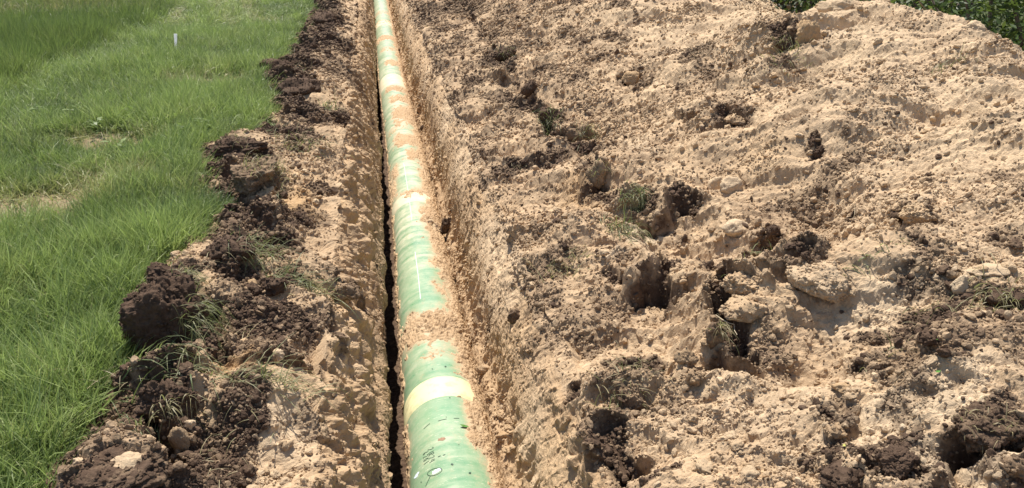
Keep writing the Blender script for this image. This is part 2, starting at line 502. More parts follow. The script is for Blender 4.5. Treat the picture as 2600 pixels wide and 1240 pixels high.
CRACKS = [([(1862, 715), (1840, 790), (1860, 870), (1885, 935)], .075, .24), ([(1668, 615), (1672, 680), (1692, 745)], .04, .2), ([(1645, 740), (1612, 748)], .05, .12),
          ([(1715, 522), (1765, 538)], .065, .18), ([(1512, 430), (1522, 492)], .045, .15), ([(1560, 1105), (1578, 1195)], .055, .16), ([(1500, 375), (1535, 330)], .06, .15),
          ([(1385, 295), (1402, 345)], .07, .16), ([(1340, 228), (1352, 275)], .07, .14), ([(1265, 195), (1300, 165)], .08, .14), ([(1962, 592), (1966, 604)], .04, .1), ([(1995, 105), (1985, 140)], .07, .14),
          ([(2095, 1100), (2112, 1112)], .035, .09), ([(2440, 1150), (2500, 1172), (2570, 1150)], .05, .14), ([(2232, 1222), (2300, 1228)], .04, .1), ([(1745, 985), (1770, 990)], .03, .08), ([(1850, 322), (1880, 332)], .07, .12),
          ([(2080, 395), (2062, 410)], .028, .06), ([(1590, 210), (1618, 206)], .07, .1), ([(2175, 552), (2180, 562)], .03, .08), ([(2040, 722), (2075, 742)], .035, .1), ([(1455, 985), (1462, 1010)], .03, .08), ([(1545, 690), (1560, 720)], .03, .08),
          ([(540, 780), (545, 850), (562, 908)], .05, .24), ([(383, 1045), (408, 1120), (455, 1185)], .042, .22), ([(702, 475), (716, 545)], .035, .14), ([(720, 590), (742, 640)], .035, .1), ([(430, 790), (470, 790)], .035, .08),
          ([(850, 1020), (865, 1080)], .03, .06), ([(830, 960), (850, 990)], .04, .07), ([(560, 700), (575, 730)], .05, .12), ([(700, 590), (690, 640)], .05, .1)]
for pts, hw, dp in CRACKS + SEAMS:
    seam_ = len(pts) > 2 and hw > .045 and dp <= .10
    W_ = [bhit(*q)[0] for q in pts]
    y0, y1 = min(w[1] for w in W_) - .4, max(w[1] for w in W_) + .4
    sl = slice(*np.searchsorted(YR, [y0, y1]))
    qx, qy = BX[sl] + .8 * warpx[sl], BY[sl] + .8 * warpy[sl]
    dd = np.full(qx.shape, 9.0)
    for a, b in zip(W_[:-1], W_[1:]):
        ex_, ey_ = b[0] - a[0], b[1] - a[1]
        tt = np.clip(((qx - a[0]) * ex_ + (qy - a[1]) * ey_) / (ex_ * ex_ + ey_ * ey_ + 1e-9), 0, 1)
        dd = np.minimum(dd, np.hypot(qx - a[0] - ex_ * tt, qy - a[1] - ey_ * tt))
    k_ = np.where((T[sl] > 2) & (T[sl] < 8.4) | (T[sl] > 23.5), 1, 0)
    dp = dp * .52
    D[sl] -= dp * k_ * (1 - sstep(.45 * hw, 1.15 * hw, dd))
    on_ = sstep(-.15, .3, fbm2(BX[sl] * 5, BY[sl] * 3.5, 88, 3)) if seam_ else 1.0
    TOPSOIL_SHADE[sl] = np.maximum(TOPSOIL_SHADE[sl], .95 * k_ * on_ * (1 - sstep(.5 * hw, 1.6 * hw, dd)))

# dark topsoil, warm clay and pale dusty patches: (px, py, rx m, ry m, amount)
DARKS = [(700, 800, .26, .24, 1.), (430, 830, .17, .30, 1.), (440, 740, .1, .12, .9), (500, 1140, .11, .30, .95), (400, 1010, .10, .18, .9), (620, 390, .26, .20, .95), (690, 470, .16, .2, .7),
         (650, 620, .2, .3, .85), (720, 610, .16, .3, .8), (560, 600, .14, .2, .7), (870, 180, .35, .8, .55), (800, 60, .3, 1.5, .75), (830, 20, .3, 2., .75), (780, 290, .3, .5, .8),
         (730, 190, .3, .6, .85), (850, 120, .3, .8, .7), (760, 350, .2, .3, .75), (270, 1180, .14, .16, .55), (240, 1110, .12, .12, .8), (800, 480, .14, .10, .7), (790, 540, .1, .14, .5),
         (660, 880, .2, .12, .7), (830, 830, .1, .1, .7), (900, 740, .06, .1, .8), (930, 60, .2, 1.2, .4), (890, 300, .2, .5, .35), (820, 700, .14, .2, .35), (800, 1080, .08, .12, .45),
         (1290, 430, .14, .14, .75), (1400, 400, .22, .25, .75), (1440, 345, .18, .3, .7), (1260, 165, .25, .6, .75), (1330, 265, .2, .4, .75), (1200, 210, .15, .5, .7), (1190, 250, .1, .3, .5),
         (1090, 40, .3, 1.5, .6), (1170, 15, .5, 1.5, .65), (1300, 60, .3, 1., .35), (1780, 165, .2, .3, .55), (1480, 800, .3, .22, .42), (1600, 930, .09, .10, .95), (1590, 1000, .09, .1, .55),
         (1420, 660, .2, .16, .55), (1330, 700, .1, .15, .3), (2066, 395, .035, .06, .95), (1870, 330, .14, .16, .7), (1960, 595, .05, .06, .95), (1910, 650, .07, .05, .8), (2350, 850, .2, .10, .9),
         (2420, 930, .26, .16, .6), (2230, 950, .1, .1, .5), (2320, 745, .12, .06, .7), (2540, 600, .1, .1, .55), (2560, 780, .1, .12, .85), (2500, 1100, .14, .1, .8), (2270, 1190, .1, .06, .9),
         (2110, 1200, .1, .06, .8), (1690, 1220, .07, .05, .8), (1850, 850, .08, .16, .7), (1640, 540, .1, .12, .85), (1700, 690, .06, .12, .75), (2010, 120, .15, .3, .75), (2460, 730, .12, .08, .3),
         (1500, 470, .07, .2, .7), (1420, 300, .1, .3, .6), (1560, 1140, .06, .1, .85), (2300, 1000, .12, .06, .5), (1700, 560, .2, .15, .3), (1650, 420, .2, .25, .25), (1800, 250, .3, .4, .25),
         (1130, 800, .05, .1, .4), (1390, 760, .1, .15, .5), (1480, 860, .1, .1, .5), (1240, 840, .04, .1, .5), (2400, 100, .15, .15, .3), (2180, 550, .05, .06, .8), (2100, 800, .1, .1, .25)]
for (px, py, rx, ry, am) in DARKS:
    p, t = bhit(px, py)
    i0, i1 = np.searchsorted(YR, [p[1] - 2.2 * ry - .2, p[1] + 2.2 * ry + .2])
    sl = slice(i0, i1)
    r = np.hypot((BX[sl] - p[0] + 1.3 * warpx[sl]) / rx, (BY[sl] - p[1] + 1.3 * warpy[sl]) / ry)
    TOPSOIL_SHADE[sl] = np.maximum(TOPSOIL_SHADE[sl], am * (1 - sstep(.65, 1.35, r)))
for (px, py, rx, ry, am) in [(760, 520, .12, .3, .7), (600, 930, .12, .08, .8), (770, 450, .2, .15, .2), (1470, 500, .14, .3, .5), (1290, 560, .1, .4, .2), (640, 760, .05, .1, .6), (1260, 1000, .1, .5, .25), (740, 690, .1, .1, .4), (2020, 110, .2, .3, .5), (1950, 420, .2, .2, .2)]:
    p, t = bhit(px, py)
    r = np.hypot((BX - p[0] + 1.3 * warpx) / rx, (BY - p[1] + 1.3 * warpy) / ry)
    WARM = np.maximum(WARM, am * (1 - sstep(.5, 1.4, r)))
for (px, py, rx, ry, am) in [(1640, 590, .16, .10, .9), (1620, 400, .14, .4, .5), (2300, 1090, .5, .12, .6), (2400, 1170, .3, .06, .6), (2500, 1220, .3, .1, .6), (700, 1060, .2, .25, .45), (2250, 790, .3, .14, .55), (2100, 90, .3, .3, .7), (1260, 620, .12, .6, .45),
                              (2200, 200, .5, .5, .35), (2450, 250, .7, .5, .35), (1560, 660, .1, .05, .7), (870, 880, .1, .2, .3), (1950, 1050, .5, .2, .3), (700, 460, .12, .08, .6), (1830, 640, .3, .2, .2), (640, 1200, .1, .1, .3)]:
    p, t = bhit(px, py)
    r = np.hypot((BX - p[0] + 1.3 * warpx) / rx, (BY - p[1] + 1.3 * warpy) / ry)
    PAL = np.maximum(PAL, am * (1 - sstep(.4, 1.4, r)))
# general tendencies: topsoil near the turf, mixed soil further along, clean subsoil on the heap
bank = (T > 2) & (T < 8)
nb = fbm2(U * 2.3, BY * 2.0, 90, 4)
TOPSOIL_SHADE = np.maximum(TOPSOIL_SHADE, np.where(bank, sstep(.0, .55, nb + 0.95 * (1 - sstep(edge_x(BY) + .2, edge_x(BY) + .8, BX)) - .45 + .3 * sstep(6, 11, BY)), 0))
TOPSOIL_SHADE = np.maximum(TOPSOIL_SHADE, np.where(T < 3.2, .9, 0))
TOPSOIL_SHADE = np.maximum(TOPSOIL_SHADE, np.where((T > 24) & (T < 30), 0.62 * sstep(.12, .75, nb + .22 * sstep(6, 12, BY) - .1), 0))
TOPSOIL_SHADE = np.maximum(TOPSOIL_SHADE, np.where(T > 24, (.17 + .13 * sstep(5, 11, BY)) * (1 - sstep(28, 31, T)) * (1 + 1.1 * nb), 0))
TOPSOIL_SHADE = np.maximum(TOPSOIL_SHADE, np.where(T >= 28, .3 * sstep(.45, .9, fbm2(U * 1.5, BY * 1.5, 95, 4)), 0))
PAL = np.maximum(PAL, np.where(T > 27.5, .30 * sstep(27.5, 30, T) * (1 - sstep(9, 14, BY)), 0) * (1 - TOPSOIL_SHADE))
WARM = np.maximum(WARM, np.where((T > 8) & (T < 24), .22 + .15 * noise2(U * 3, BY * 3, 97), 0))
PAL = np.maximum(PAL, np.where((T > 21) & (T < 24.6), .35 * sstep(.0, .5, noise2(U * 2, BY * 1.4, 98)), 0))

TOPSOIL_SHADE = np.maximum(TOPSOIL_SHADE, np.where((T > 10.8) & (T < 18.3), .35 + .5 * sstep(13, 14.5, T), 0))  # shade of the trench bottom painted in as darker soil, lower wall and floor
# fine relief: stones and crumbs sunk in the surface
rough = np.clip(.22 + 1.0 * fbm2(U * 1.3, BY * 1.3, 101, 4), .05, 1.15)
rough = np.where((T > 6.2) & (T < 14), rough * .55, rough)
rough = np.where((T > 20.5) & (T < 25), rough * (1 - .55 * sstep(20.5, 22, T) * (1 - sstep(24, 25, T))), rough)
rough = np.where((T > 29), rough * np.clip(.95 + .5 * noise2(U * 2.3, BY * 2.3, 103), .4, 1.2), rough)
rough = np.maximum(rough, np.where((T > 8) & (T < 19), 0, 0.8 * TOPSOIL_SHADE))
tone = .5 + .32 * fbm2(U * 3, BY * 3, 110, 4)
Ul, Yl = U + .02 * noise2(U * 9, BY * 9, 115), BY + .02 * noise2(U * 9, BY * 9, 116)
for (cell, seed, dens, amp) in ((.30, 200, .07, .34), (.14, 300, .11, .5), (.075, 400, .22, .55), (.042, 500, .42, .66), (.026, 600, .6, .75)):
    hgt, tn = lumps(Ul, Yl, cell, seed, dens)
    a = amp * rough * (1 - .3 * sstep(25.5, 28, T))
    if cell > .2:
        a = a * np.where((T > 3) & (T < 9) | (T > 24), .8, .25)
    D += hgt * a
    m = sstep(.004, .02, hgt / (cell * 2)) * .7
    tone = tone * (1 - m) + tn * m
D += 0.005 * fbm2(U * 60, BY * 60, 120, 2)
slope_y = BY + .35 * U + .06 * noise2(U * 3, BY * 3, 118)      # rills down the slope
D += np.where(T > 23, .010, .004) * fbm2(U * 5, slope_y * 26, 119, 3)
# digger-bucket furrows run down the walls
wallR = sstep(19.3, 20.4, T) * (1 - sstep(23.6, 24.6, T))
wallL = sstep(7.6, 8.6, T) * (1 - sstep(13, 14, T))
fur = fbm2(U * 2.2, BY * 11, 130, 3)
D += 0.030 * wallR * (fur - .9 * np.abs(noise2(U * 4, BY * 19, 133)) * 1.2) * (1 - .8 * sstep(20.8, 22.2, T))
D += 0.045 * wallL * (1 - .85 * sstep(10.3, 11.6, T)) * (np.abs(fbm2(U * 3.2 - BY * 1.6, BY * 4.2, 136, 4)) * 1.9 - .45)
D *= np.where((T > 15) & (T < 18.4), .3, 1)
N0 = grid_normals(BX, BY, BZ)
TX, TY, TZ = BX + N0[..., 0] * D, BY + N0[..., 1] * D, BZ + N0[..., 2] * D
# pull the surface about a little along itself for ragged undercuts
rg = np.where((T > 14) & (T < 19), 0, 1) * (.018 - .008 * sstep(26, 29, T))
TY = TY + rg * fbm2(U * 14, BY * 14, 141, 2)
TX = TX + np.where((T > 3) & (T < 8) | (T > 25), rg, rg * .25) * fbm2(U * 14, BY * 14, 142, 2)
TN = grid_normals(TX, TY, TZ)
SOILC = np.stack([np.clip(TOPSOIL_SHADE, 0, 1), np.clip(WARM, 0, 1), np.clip(PAL, 0, 1), np.clip(tone, 0, 1)], -1)

def strip_piece(name, ta, tb, **kw):
    ja, jb = np.searchsorted(tcol, [ta, tb])
    jb = min(jb + 1, NC)
    V = np.stack([TX[:, ja:jb], TY[:, ja:jb], TZ[:, ja:jb]], -1).reshape(-1, 3)
    me = mesh_np(name, V, grid_faces(NR, jb - ja), M_SOIL, smooth=False)
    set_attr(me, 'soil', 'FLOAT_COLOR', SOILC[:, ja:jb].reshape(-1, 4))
    return link(name, me, kind='structure', **kw)

strip_piece('trench_bank', 0, 8)
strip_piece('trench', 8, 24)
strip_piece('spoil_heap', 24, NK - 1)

hit = lambda px, py: hit_on(TX, TZ, px, py)

def ground_z(x, y):
    i = min(max(int(np.searchsorted(YR, y)), 0), NR - 1)
    return float(np.interp(x, np.maximum.accumulate(TX[i]), TZ[i]))

# ------------------------------------------------------------------ meadow sheet (reaches the horizon, open where the strip lies)
xs = np.concatenate([-3 - np.geomspace(.1, 90, 60)[::-1], np.arange(-3, -.9, .03), [0, 4, 8.3, 9, 11, 14, 20, 35, 60, 95]])
ys = np.concatenate([[-12, -6, -2], np.arange(0, 12, .06), np.geomspace(12, 80, 120), [81.0, 90, 110, 150, 190]])
GX, GY = np.meshgrid(xs, ys)
GZ = .05 * fbm2(GX * .5, GY * .5, 150, 3) + .015 * noise2(GX * 4, GY * 4, 153)
ex = edge_x(GY)
GZ = GZ * (1 - sstep(-2.2, -1.4, GX)) + np.where(GX < 0, .02, 0) - np.where(GX < 5, .5 * sstep(ex - .02, ex + .25, GX), 0)
GZ = np.where(GX > 5, -.075 + .2 * sstep(12, 90, GX), GZ)
Fm = grid_faces(len(ys), len(xs))
cxm = GX.ravel()[Fm].mean(1)
cym = GY.ravel()[Fm].mean(1)
keep = ~((cxm > -.98) & (cxm < 8.3) & (cym < 80))
meadow = link('meadow', mesh_np('meadow', np.stack([GX, GY, GZ], -1).reshape(-1, 3), Fm[keep], M_MEADOW, True), kind='structure')
MB = np.zeros_like(GX)
for qx, qy, rx, ry in ((40, 540, .60, .40), (160, 505, .36, .24), (290, 462, .36, .20), (285, 360, .42, .26), (535, 216, .5, .36)):
    q = atz(qx, qy, 0)
    MB = np.maximum(MB, .75 -.75 * sstep(.5, 1.4, np.hypot((GX - q[0]) / rx, (GY - q[1]) / ry) + .3 * noise2(GX * 5, GY * 5, 160)))
set_attr(meadow.data, 'bare', 'FLOAT', MB.ravel())
def meadow_z(x, y):
    i = np.clip(np.searchsorted(ys, y), 0, len(ys) - 1)
    j = np.clip(np.searchsorted(xs, x), 0, len(xs) - 1)
    return GZ[i, j]

# ------------------------------------------------------------------ scatter through geometry nodes
def scatter(name, P, R_, S, idx, tonec, sources, material, **kw):
    coll = bpy.data.collections.new(name + '_sources')
    for k, me in enumerate(sources):
        o = bpy.data.objects.new(f'{name}_source_{k:02d}', me)
        coll.objects.link(o)
    me = bpy.data.meshes.new(name)
    me.vertices.add(len(P))
    me.vertices.foreach_set('co', np.asarray(P, np.float32).ravel())
    me.materials.append(material)
    set_attr(me, 'rot', 'FLOAT_VECTOR', R_)
    set_attr(me, 'scl', 'FLOAT_VECTOR', S)
    set_attr(me, 'idx', 'INT', idx)
    set_attr(me, 'tone', 'FLOAT_COLOR', tonec)
    o = link(name, me, kind='stuff', **kw)
    ng = bpy.data.node_groups.new(name + '_nodes', 'GeometryNodeTree')
    ng.interface.new_socket('Geometry', in_out='INPUT', socket_type='NodeSocketGeometry')
    ng.interface.new_socket('Geometry', in_out='OUTPUT', socket_type='NodeSocketGeometry')
    gi, go = ng.nodes.new('NodeGroupInput'), ng.nodes.new('NodeGroupOutput')
    ip = ng.nodes.new('GeometryNodeInstanceOnPoints')
    ci = ng.nodes.new('GeometryNodeCollectionInfo')
    ci.inputs['Collection'].default_value = coll
    ci.inputs['Separate Children'].default_value = True
    ci.inputs['Reset Children'].default_value = True
    def na(nm, typ):
        n = ng.nodes.new('GeometryNodeInputNamedAttribute')
        n.data_type = typ
        n.inputs['Name'].default_value = nm
        return n.outputs['Attribute']
    e2r = ng.nodes.new('FunctionNodeEulerToRotation')
    L = ng.links.new
    L(na('rot', 'FLOAT_VECTOR'), e2r.inputs[0])
    L(gi.outputs[0], ip.inputs['Points'])
    L(ci.outputs[0], ip.inputs['Instance'])
    ip.inputs['Pick Instance'].default_value = True
    L(na('idx', 'INT'), ip.inputs['Instance Index'])
    L(e2r.outputs[0], ip.inputs['Rotation'])
    L(na('scl', 'FLOAT_VECTOR'), ip.inputs['Scale'])
    L(ip.outputs[0], go.inputs[0])
    md = o.modifiers.new('scatter', 'NODES')
    md.node_group = ng
    return o

# ------------------------------------------------------------------ clod shapes
_ico = {}
def ico(sub):
    if sub not in _ico:
        bm = bmesh.new()
        bmesh.ops.create_icosphere(bm, subdivisions=sub, radius=1)
        V = np.array([v.co[:] for v in bm.verts])
        Fc = np.array([[v.index for v in f.verts] for f in bm.faces])
        bm.free()
        _ico[sub] = (V / np.linalg.norm(V, axis=1, keepdims=True), Fc)
    return _ico[sub]

def crumb3(p, seed):
    i = np.floor(p).astype(np.int64)
    best = np.zeros(len(p))
    for dx in (-1, 0, 1):
        for dy in (-1, 0, 1):
            for dz in (-1, 0, 1):
                c = i + np.array([dx, dy, dz])
                q = np.stack([c[:, a] + h3(c[:, 0], c[:, 1], c[:, 2], seed + a) for a in range(3)], 1)
                r = .35 + .35 * h3(c[:, 0], c[:, 1], c[:, 2], seed + 5)
                d = np.abs(p - q).max(1) * .55 + np.linalg.norm(p - q, axis=1) * .5
                best = np.maximum(best, r * np.sqrt(np.clip(1 - (d / r) ** 2, 0, 1)))
    return best

def clod_verts(seed, sub, planes=16, crumb=.12, fine=.05, dims=(1, 1, .75)):
    V, Fc = ico(sub)
    r_ = np.random.default_rng(seed)
    n = r_.normal(size=(planes, 3)); n /= np.linalg.norm(n, axis=1, keepdims=True)
    d = r_.uniform(.7, 1.05, planes)
    dot = V @ n.T
    rad = np.min(np.where(dot > .05, d / np.maximum(dot, .05), 9), axis=1)
    rad = np.minimum(rad, 1.25)
    P = V * rad[:, None]
    o = r_.uniform(0, 50, 3)
    b = noise3(P * 2.3 + o, seed) * crumb * 1.2 + (.5 - np.abs(noise3(P * 4.7 + o, seed + 1))) * crumb + noise3(P * 10 + o, seed + 2) * fine
    if sub >= 4:
        b = b + fine * (1.5 * crumb3(P * 5 + o, seed + 7) + 1.0 * crumb3(P * 10 + o, seed + 9) - .7)
        b = b + (.5 - np.abs(noise3(P * 19 + o, seed + 3))) * fine * .9 + noise3(P * 38 + o, seed + 4) * fine * .4
    P = P * (1 + b[:, None])
    return P * np.array(dims), Fc

def clod_mesh(name, seed, sub, **kw):
    V, Fc = clod_verts(seed, sub, **kw)
    return mesh_np(name, V, Fc, M_CLOD, sub >= 4)

# crumbs: many small pieces, one object
GROW = np.linalg.norm(np.cross(np.stack([np.gradient(a, axis=1) for a in (BX, BY, BZ)], -1), np.stack([np.gradient(a, axis=0) for a in (BX, BY, BZ)], -1)), axis=-1)
pxs, pys, zcs = project(np.stack([TX, TY, TZ], -1))
inview = (pxs > -250) & (pxs < 2850) & (pys > -120) & (pys < 1400) & (zcs > 1)
def pick(n, wgt):
    c = np.cumsum(wgt.ravel())
    return np.searchsorted(c, rng.uniform(0, c[-1], n))
zone = np.where((T > 3.1) & (T < 8.4), 1.0, np.where((T >= 8.4) & (T < 14.5), .25, np.where((T > 18.9) & (T < 21), 1.3, np.where((T >= 21) & (T < 24), .3, np.where(T >= 24, 1.0, 0)))))
wgt = GROW * inview * zone * np.clip(rough, .09, 1.3) * (1 + 2.2 * TOPSOIL_SHADE) / np.maximum(zcs, 2.4) ** 1.35
n_cr = 190000
sel = pick(n_cr, wgt)
Ps = np.stack([TX, TY, TZ], -1).reshape(-1, 3)[sel]
zs = zcs.ravel()[sel]
size = (.0036 + .00095 * zs) * (rng.pareto(2.6, n_cr) * .5 + .7)
size = np.minimum(size, .016 + .0013 * zs)
tones = SOILC.reshape(-1, 4)[sel].copy()
tones[:, 0] = np.clip(tones[:, 0] * rng.uniform(.5, 1.25, n_cr) + (rng.random(n_cr) < .05) * .7, 0, 1)
tones[:, 2] = np.clip(tones[:, 2] + (rng.random(n_cr) < .1) * .4 * (1 - tones[:, 0]), 0, 1)
tones[:, 3] = np.clip(rng.normal(.52, .16, n_cr), 0, 1)
Ps[:, 2] += size * .15
scl = size[:, None] * rng.uniform(.7, 1.25, (n_cr, 3))
crumbs = [clod_mesh(f'crumb_{k}', 900 + k, 2, planes=10, dims=(1, .85, .75)) for k in range(8)]
scatter('soil_crumbs', Ps, rng.uniform(0, 6.28, (n_cr, 3)), scl, rng.integers(0, 8, n_cr), tones, crumbs, M_CLOD)

# individual clods: the largest loose ones, each an object
CL = [clod_mesh(f'dirt_clod_{k}', 40 + k, 4, planes=18, crumb=.18, fine=.09) for k in range(9)]
MARKS = [((2090, 705), 'by the smooth pale dome'), ((2495, 1105), 'by the big turf clump, lower right'), ((2272, 1188), 'by the cleft dark clod at the bottom'), ((1612, 945), 'by the dark sod on the trench shoulder'),
         ((1860, 820), 'around the deep black hollow'), ((1595, 535), 'by the standing turf slab'), ((1672, 690), 'around the narrow black crack'), ((1400, 330), 'by the grassy crack on the upper spoil'),
         ((2040, 110), 'by the orange boulder'), ((1835, 480), 'by the two pale blocks'), ((2350, 860), 'around the blackish soil patch, right'), ((2330, 548), 'by the brownish cluster lump'),
         ((1280, 160), 'on the far spoil beside the trench'), ((1604, 203), 'by the angular brown stone, upper spoil'), ((2450, 250), 'on the open slope, upper right'), ((1430, 720), 'on the trench shoulder, mid picture'),
         ((1570, 1150), 'by the hollow in the near trench shoulder'), ((2135, 985), 'by the reddish brown stone'), ((1950, 1080), 'on the pale near slope'), ((1700, 90), 'on the far top of the spoil'), ((2250, 150), 'on the pale slope under the ridge')]
LEFT = [((425, 835), 'by the big sod slab'), ((600, 385), 'by the flat lump poking into the meadow'), ((655, 470), 'by the straw capped mound'), ((270, 1180), 'on the bottom left soil lump'), ((700, 1060), 'on the tan near bank'),
        ((750, 850), 'on the black crumbly soil'), ((690, 180), 'by the far ragged topsoil lump'), ((760, 300), 'on the far left bank'), ((820, 560), 'on the brown middle bank'), ((480, 1130), 'by the lower left crack'), ((840, 60), 'at the far end of the left bank')]
FILL = [((1232, 940), 'beside the yellow pipe band'), ((1278, 1110), 'beside the nearest pipe length'), ((1180, 720), 'where mud buries the pipe side'), ((1130, 580), 'by the black lump against the pipe'), ((1080, 380), 'beside the far pipe')]
def clods(n, wgt, smin, smax, tone_fn, what, marks, cat='clod', name='dirt_clod'):
    MP = [(hit(*q)[0], ph) for q, ph in marks]
    for s_ in pick(n, wgt):
        P = np.array((TX.ravel()[s_], TY.ravel()[s_], TZ.ravel()[s_]))
        z = zcs.ravel()[s_]
        r = min(smax, (smin + .0019 * z) * (1 + .6 * random.paretovariate(2.6) - .6))
        ph = min(MP, key=lambda m: np.linalg.norm((m[0] - P) / (1, 1 + .08 * m[0][1], 1)))[1]
        o = link(name, CL[random.randrange(9)], label=f'{what} lying loose {ph}', cat=cat, group=f'{what}s {ph}', loc=(P[0], P[1], P[2] + r * .25))
        o.rotation_euler = (random.uniform(-.4, .4), random.uniform(-.4, .4), random.uniform(0, 6.28))
        o.scale = (r * random.uniform(.8, 1.3), r * random.uniform(.8, 1.2), r * random.uniform(.75, 1.1))
        o['tone'] = tone_fn(s_)
vis = inview & (pxs > 0) & (pxs < 2600) & (pys > 0) & (pys < 1240)
dens = GROW * vis / np.maximum(zcs, 2.4) ** 1.6
tanw = np.clip(1 - 1.6 * TOPSOIL_SHADE, 0, 1)
clods(130, dens * (T > 25.5) * (T < 33) * tanw * np.clip(rough, .2, 1), .011, .032, lambda s_: (0, random.random() * .3, random.random() * .4, random.uniform(.3, .65)), 'small tan lump', MARKS)
clods(45, dens * (T > 25) * (T < 30) * np.clip(TOPSOIL_SHADE - .2, 0, 1), .012, .032, lambda s_: (random.uniform(.7, 1), 0, 0, random.uniform(.2, .7)), 'small dark lump', MARKS)
clods(45, dens * (T > 3.5) * (T < 8) * tanw, .010, .028, lambda s_: (0, random.random() * .3, random.random() * .6, random.uniform(.3, .7)), 'small tan lump', LEFT)
clods(55, dens * (T > 3.2) * (T < 7) * np.clip(TOPSOIL_SHADE - .3, 0, 1), .012, .03, lambda s_: (random.uniform(.8, 1), 0, 0, random.uniform(.2, .7)), 'small dark lump', LEFT)
clods(25, dens * (T > 19.2) * (T < 20.8), .012, .03, lambda s_: (0, .3, 0, random.uniform(.3, .7)), 'fallen tan lump', FILL)

# ------------------------------------------------------------------ grass blades as arrays
def blade_arrays(base, direction, length, width, droop, nseg=3, side=None, tone=None):
    """base (n,3), direction (n,3) unit; strips that bend over under their own weight"""
    n = len(base)
    V = np.zeros((n, nseg + 1, 2, 3))
    d = direction.copy()
    p = base.copy()
    if side is None:
        a = rng.uniform(0, 6.28, n)
        side = np.stack([np.cos(a), np.sin(a), np.zeros(n)], 1)
    for k in range(nseg + 1):
        w = width * (1 - (k / nseg) ** 1.6) * .5 + .0003
        V[:, k, 0] = p - side * w[:, None]
        V[:, k, 1] = p + side * w[:, None]
        p = p + d * (length / nseg)[:, None]
        d = d + np.array([0, 0, -1.0]) * droop[:, None]
        d /= np.linalg.norm(d, axis=1, keepdims=True)
    q = np.arange(n)[:, None] * (2 * (nseg + 1)) + np.arange(nseg)[None, :] * 2
    Fc = np.stack([q, q + 1, q + 3, q + 2], -1).reshape(-1, 4)
    bl = np.repeat(rng.random(n), 2 * (nseg + 1)) if tone is None else np.repeat(tone, 2 * (nseg + 1))
    return V.reshape(-1, 3), Fc, bl

def blades_mesh(name, material, *a, **k):
    V, Fc, bl = blade_arrays(*a, **k)
    me = mesh_np(name, V, Fc, material, True)
    set_attr(me, 'blade', 'FLOAT', bl)
    return me

def tuft_mesh(name, n, rad, hmin, hmax, lean, spread, width, droop, material=M_GRASS):
    a = rng.uniform(0, 6.28, n)
    r = rad * np.sqrt(rng.random(n))
    base = np.stack([r * np.cos(a), r * np.sin(a), np.full(n, -.01)], 1)
    d = np.stack([lean[0] + spread * rng.normal(size=n), lean[1] + spread * rng.normal(size=n), np.ones(n)], 1)
    d /= np.linalg.norm(d, axis=1, keepdims=True)
    return blades_mesh(name, material, base, d, rng.uniform(hmin, hmax, n), width * rng.uniform(.6, 1.3, n), rng.uniform(*droop, n))

tufts = [tuft_mesh(f'tuft_{k}', 38 if k < 7 else 20, .09, .08, .24 + .03 * (k % 3), (.15 * math.cos(k), .15 * math.sin(k * 1.7)), .42, .0056 if k < 7 else .0095, (.05, .5) if k < 7 else (.2, .8)) for k in range(10)]
# meadow grass
def meadow_points(n, x0, x1, y0, y1):
    x, y = rng.uniform(x0, x1, n), rng.uniform(y0, y1, n)
    ok = x < edge_x(y) - .02
    px, py, z = project(np.stack([x, y, np.zeros(n)], 1))
    ok &= (px > -350) & (py > -200) & (py < 1500)
    return x[ok], y[ok]
px1 = [meadow_points(14000, -5.5, -1.1, 1.2, 6.5), meadow_points(16000, -9, -1.1, 6.5, 14), meadow_points(24000, -24, -1.1, 14, 42)]
gx, gy = np.concatenate([a for a, b in px1]), np.concatenate([b for a, b in px1])
BARE = [(*atz(qx, qy, 0)[:2], rx, ry) for qx, qy, rx, ry in ((40, 540, .60, .40), (160, 505, .36, .24), (290, 462, .36, .20), (285, 360, .42, .26), (535, 216, .5, .36), (105, 622, .12, .08), (600, 6, .6, .5), (380, 480, .12, .08), (20, 40, 1.4, .8), (200, 34, 1.2, .7), (700, 60, .3, .4))]
bare = np.zeros(len(gx))
for (bx, by, rx, ry) in BARE:
    bare = np.maximum(bare, 1 - sstep(.6, 1.4, np.hypot((gx - bx) / rx, (gy - by) / ry) + .3 * noise2(gx * 5, gy * 5, 160)))
ok = rng.random(len(gx)) > .9 * bare * (.6 + .4 * (gy < 12))
gx, gy, bare = gx[ok], gy[ok], bare[ok]
n = len(gx)
LN = np.array([atz(qx, qy, 0) for qx, qy in ((-200, 320), (0, 240), (150, 178), (282, 116), (414, 50), (440, 0))])
line_x = np.interp(gy, LN[:, 1], LN[:, 0]) + .1 * noise2(gy * 1.5, gy * 0, 162)
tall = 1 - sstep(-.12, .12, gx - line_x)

big = fbm2(gx * .8, gy * .8, 170, 3)
fine_ = fbm2(gx * 3.2, gy * 3.2, 173, 3)
hgt = .85 + .3 * big + .38 * fine_ + .8 * tall - .55 * bare - .25 * np.exp(-((gx - line_x - .35) / .3) ** 2)
trk = 0
for tr in (((452, 75), (447, 40), (462, 0), (470, -60)), ((600, 85), (570, 45), (545, 0), (525, -60)), ((650, 70), (625, 30), (612, 0), (600, -60))):
    tp = np.array([atz(*q, 0) for q in tr])
    trk = trk + np.exp(-((gx - np.interp(gy, tp[:, 1], tp[:, 0])) / .13) ** 2) * sstep(tp[0, 1] - .4, tp[0, 1] + .8, gy)
hgt = np.clip(hgt - .3 * trk, .28, 2.2) * np.interp(gy, [0, 4, 14, 42], [1.25, 1.15, 1.0, 1.3])
wid = np.interp(gy, [0, 6, 14, 42], [1.0, 1.05, 1.35, 2.4])
tonec = np.zeros((n, 4))
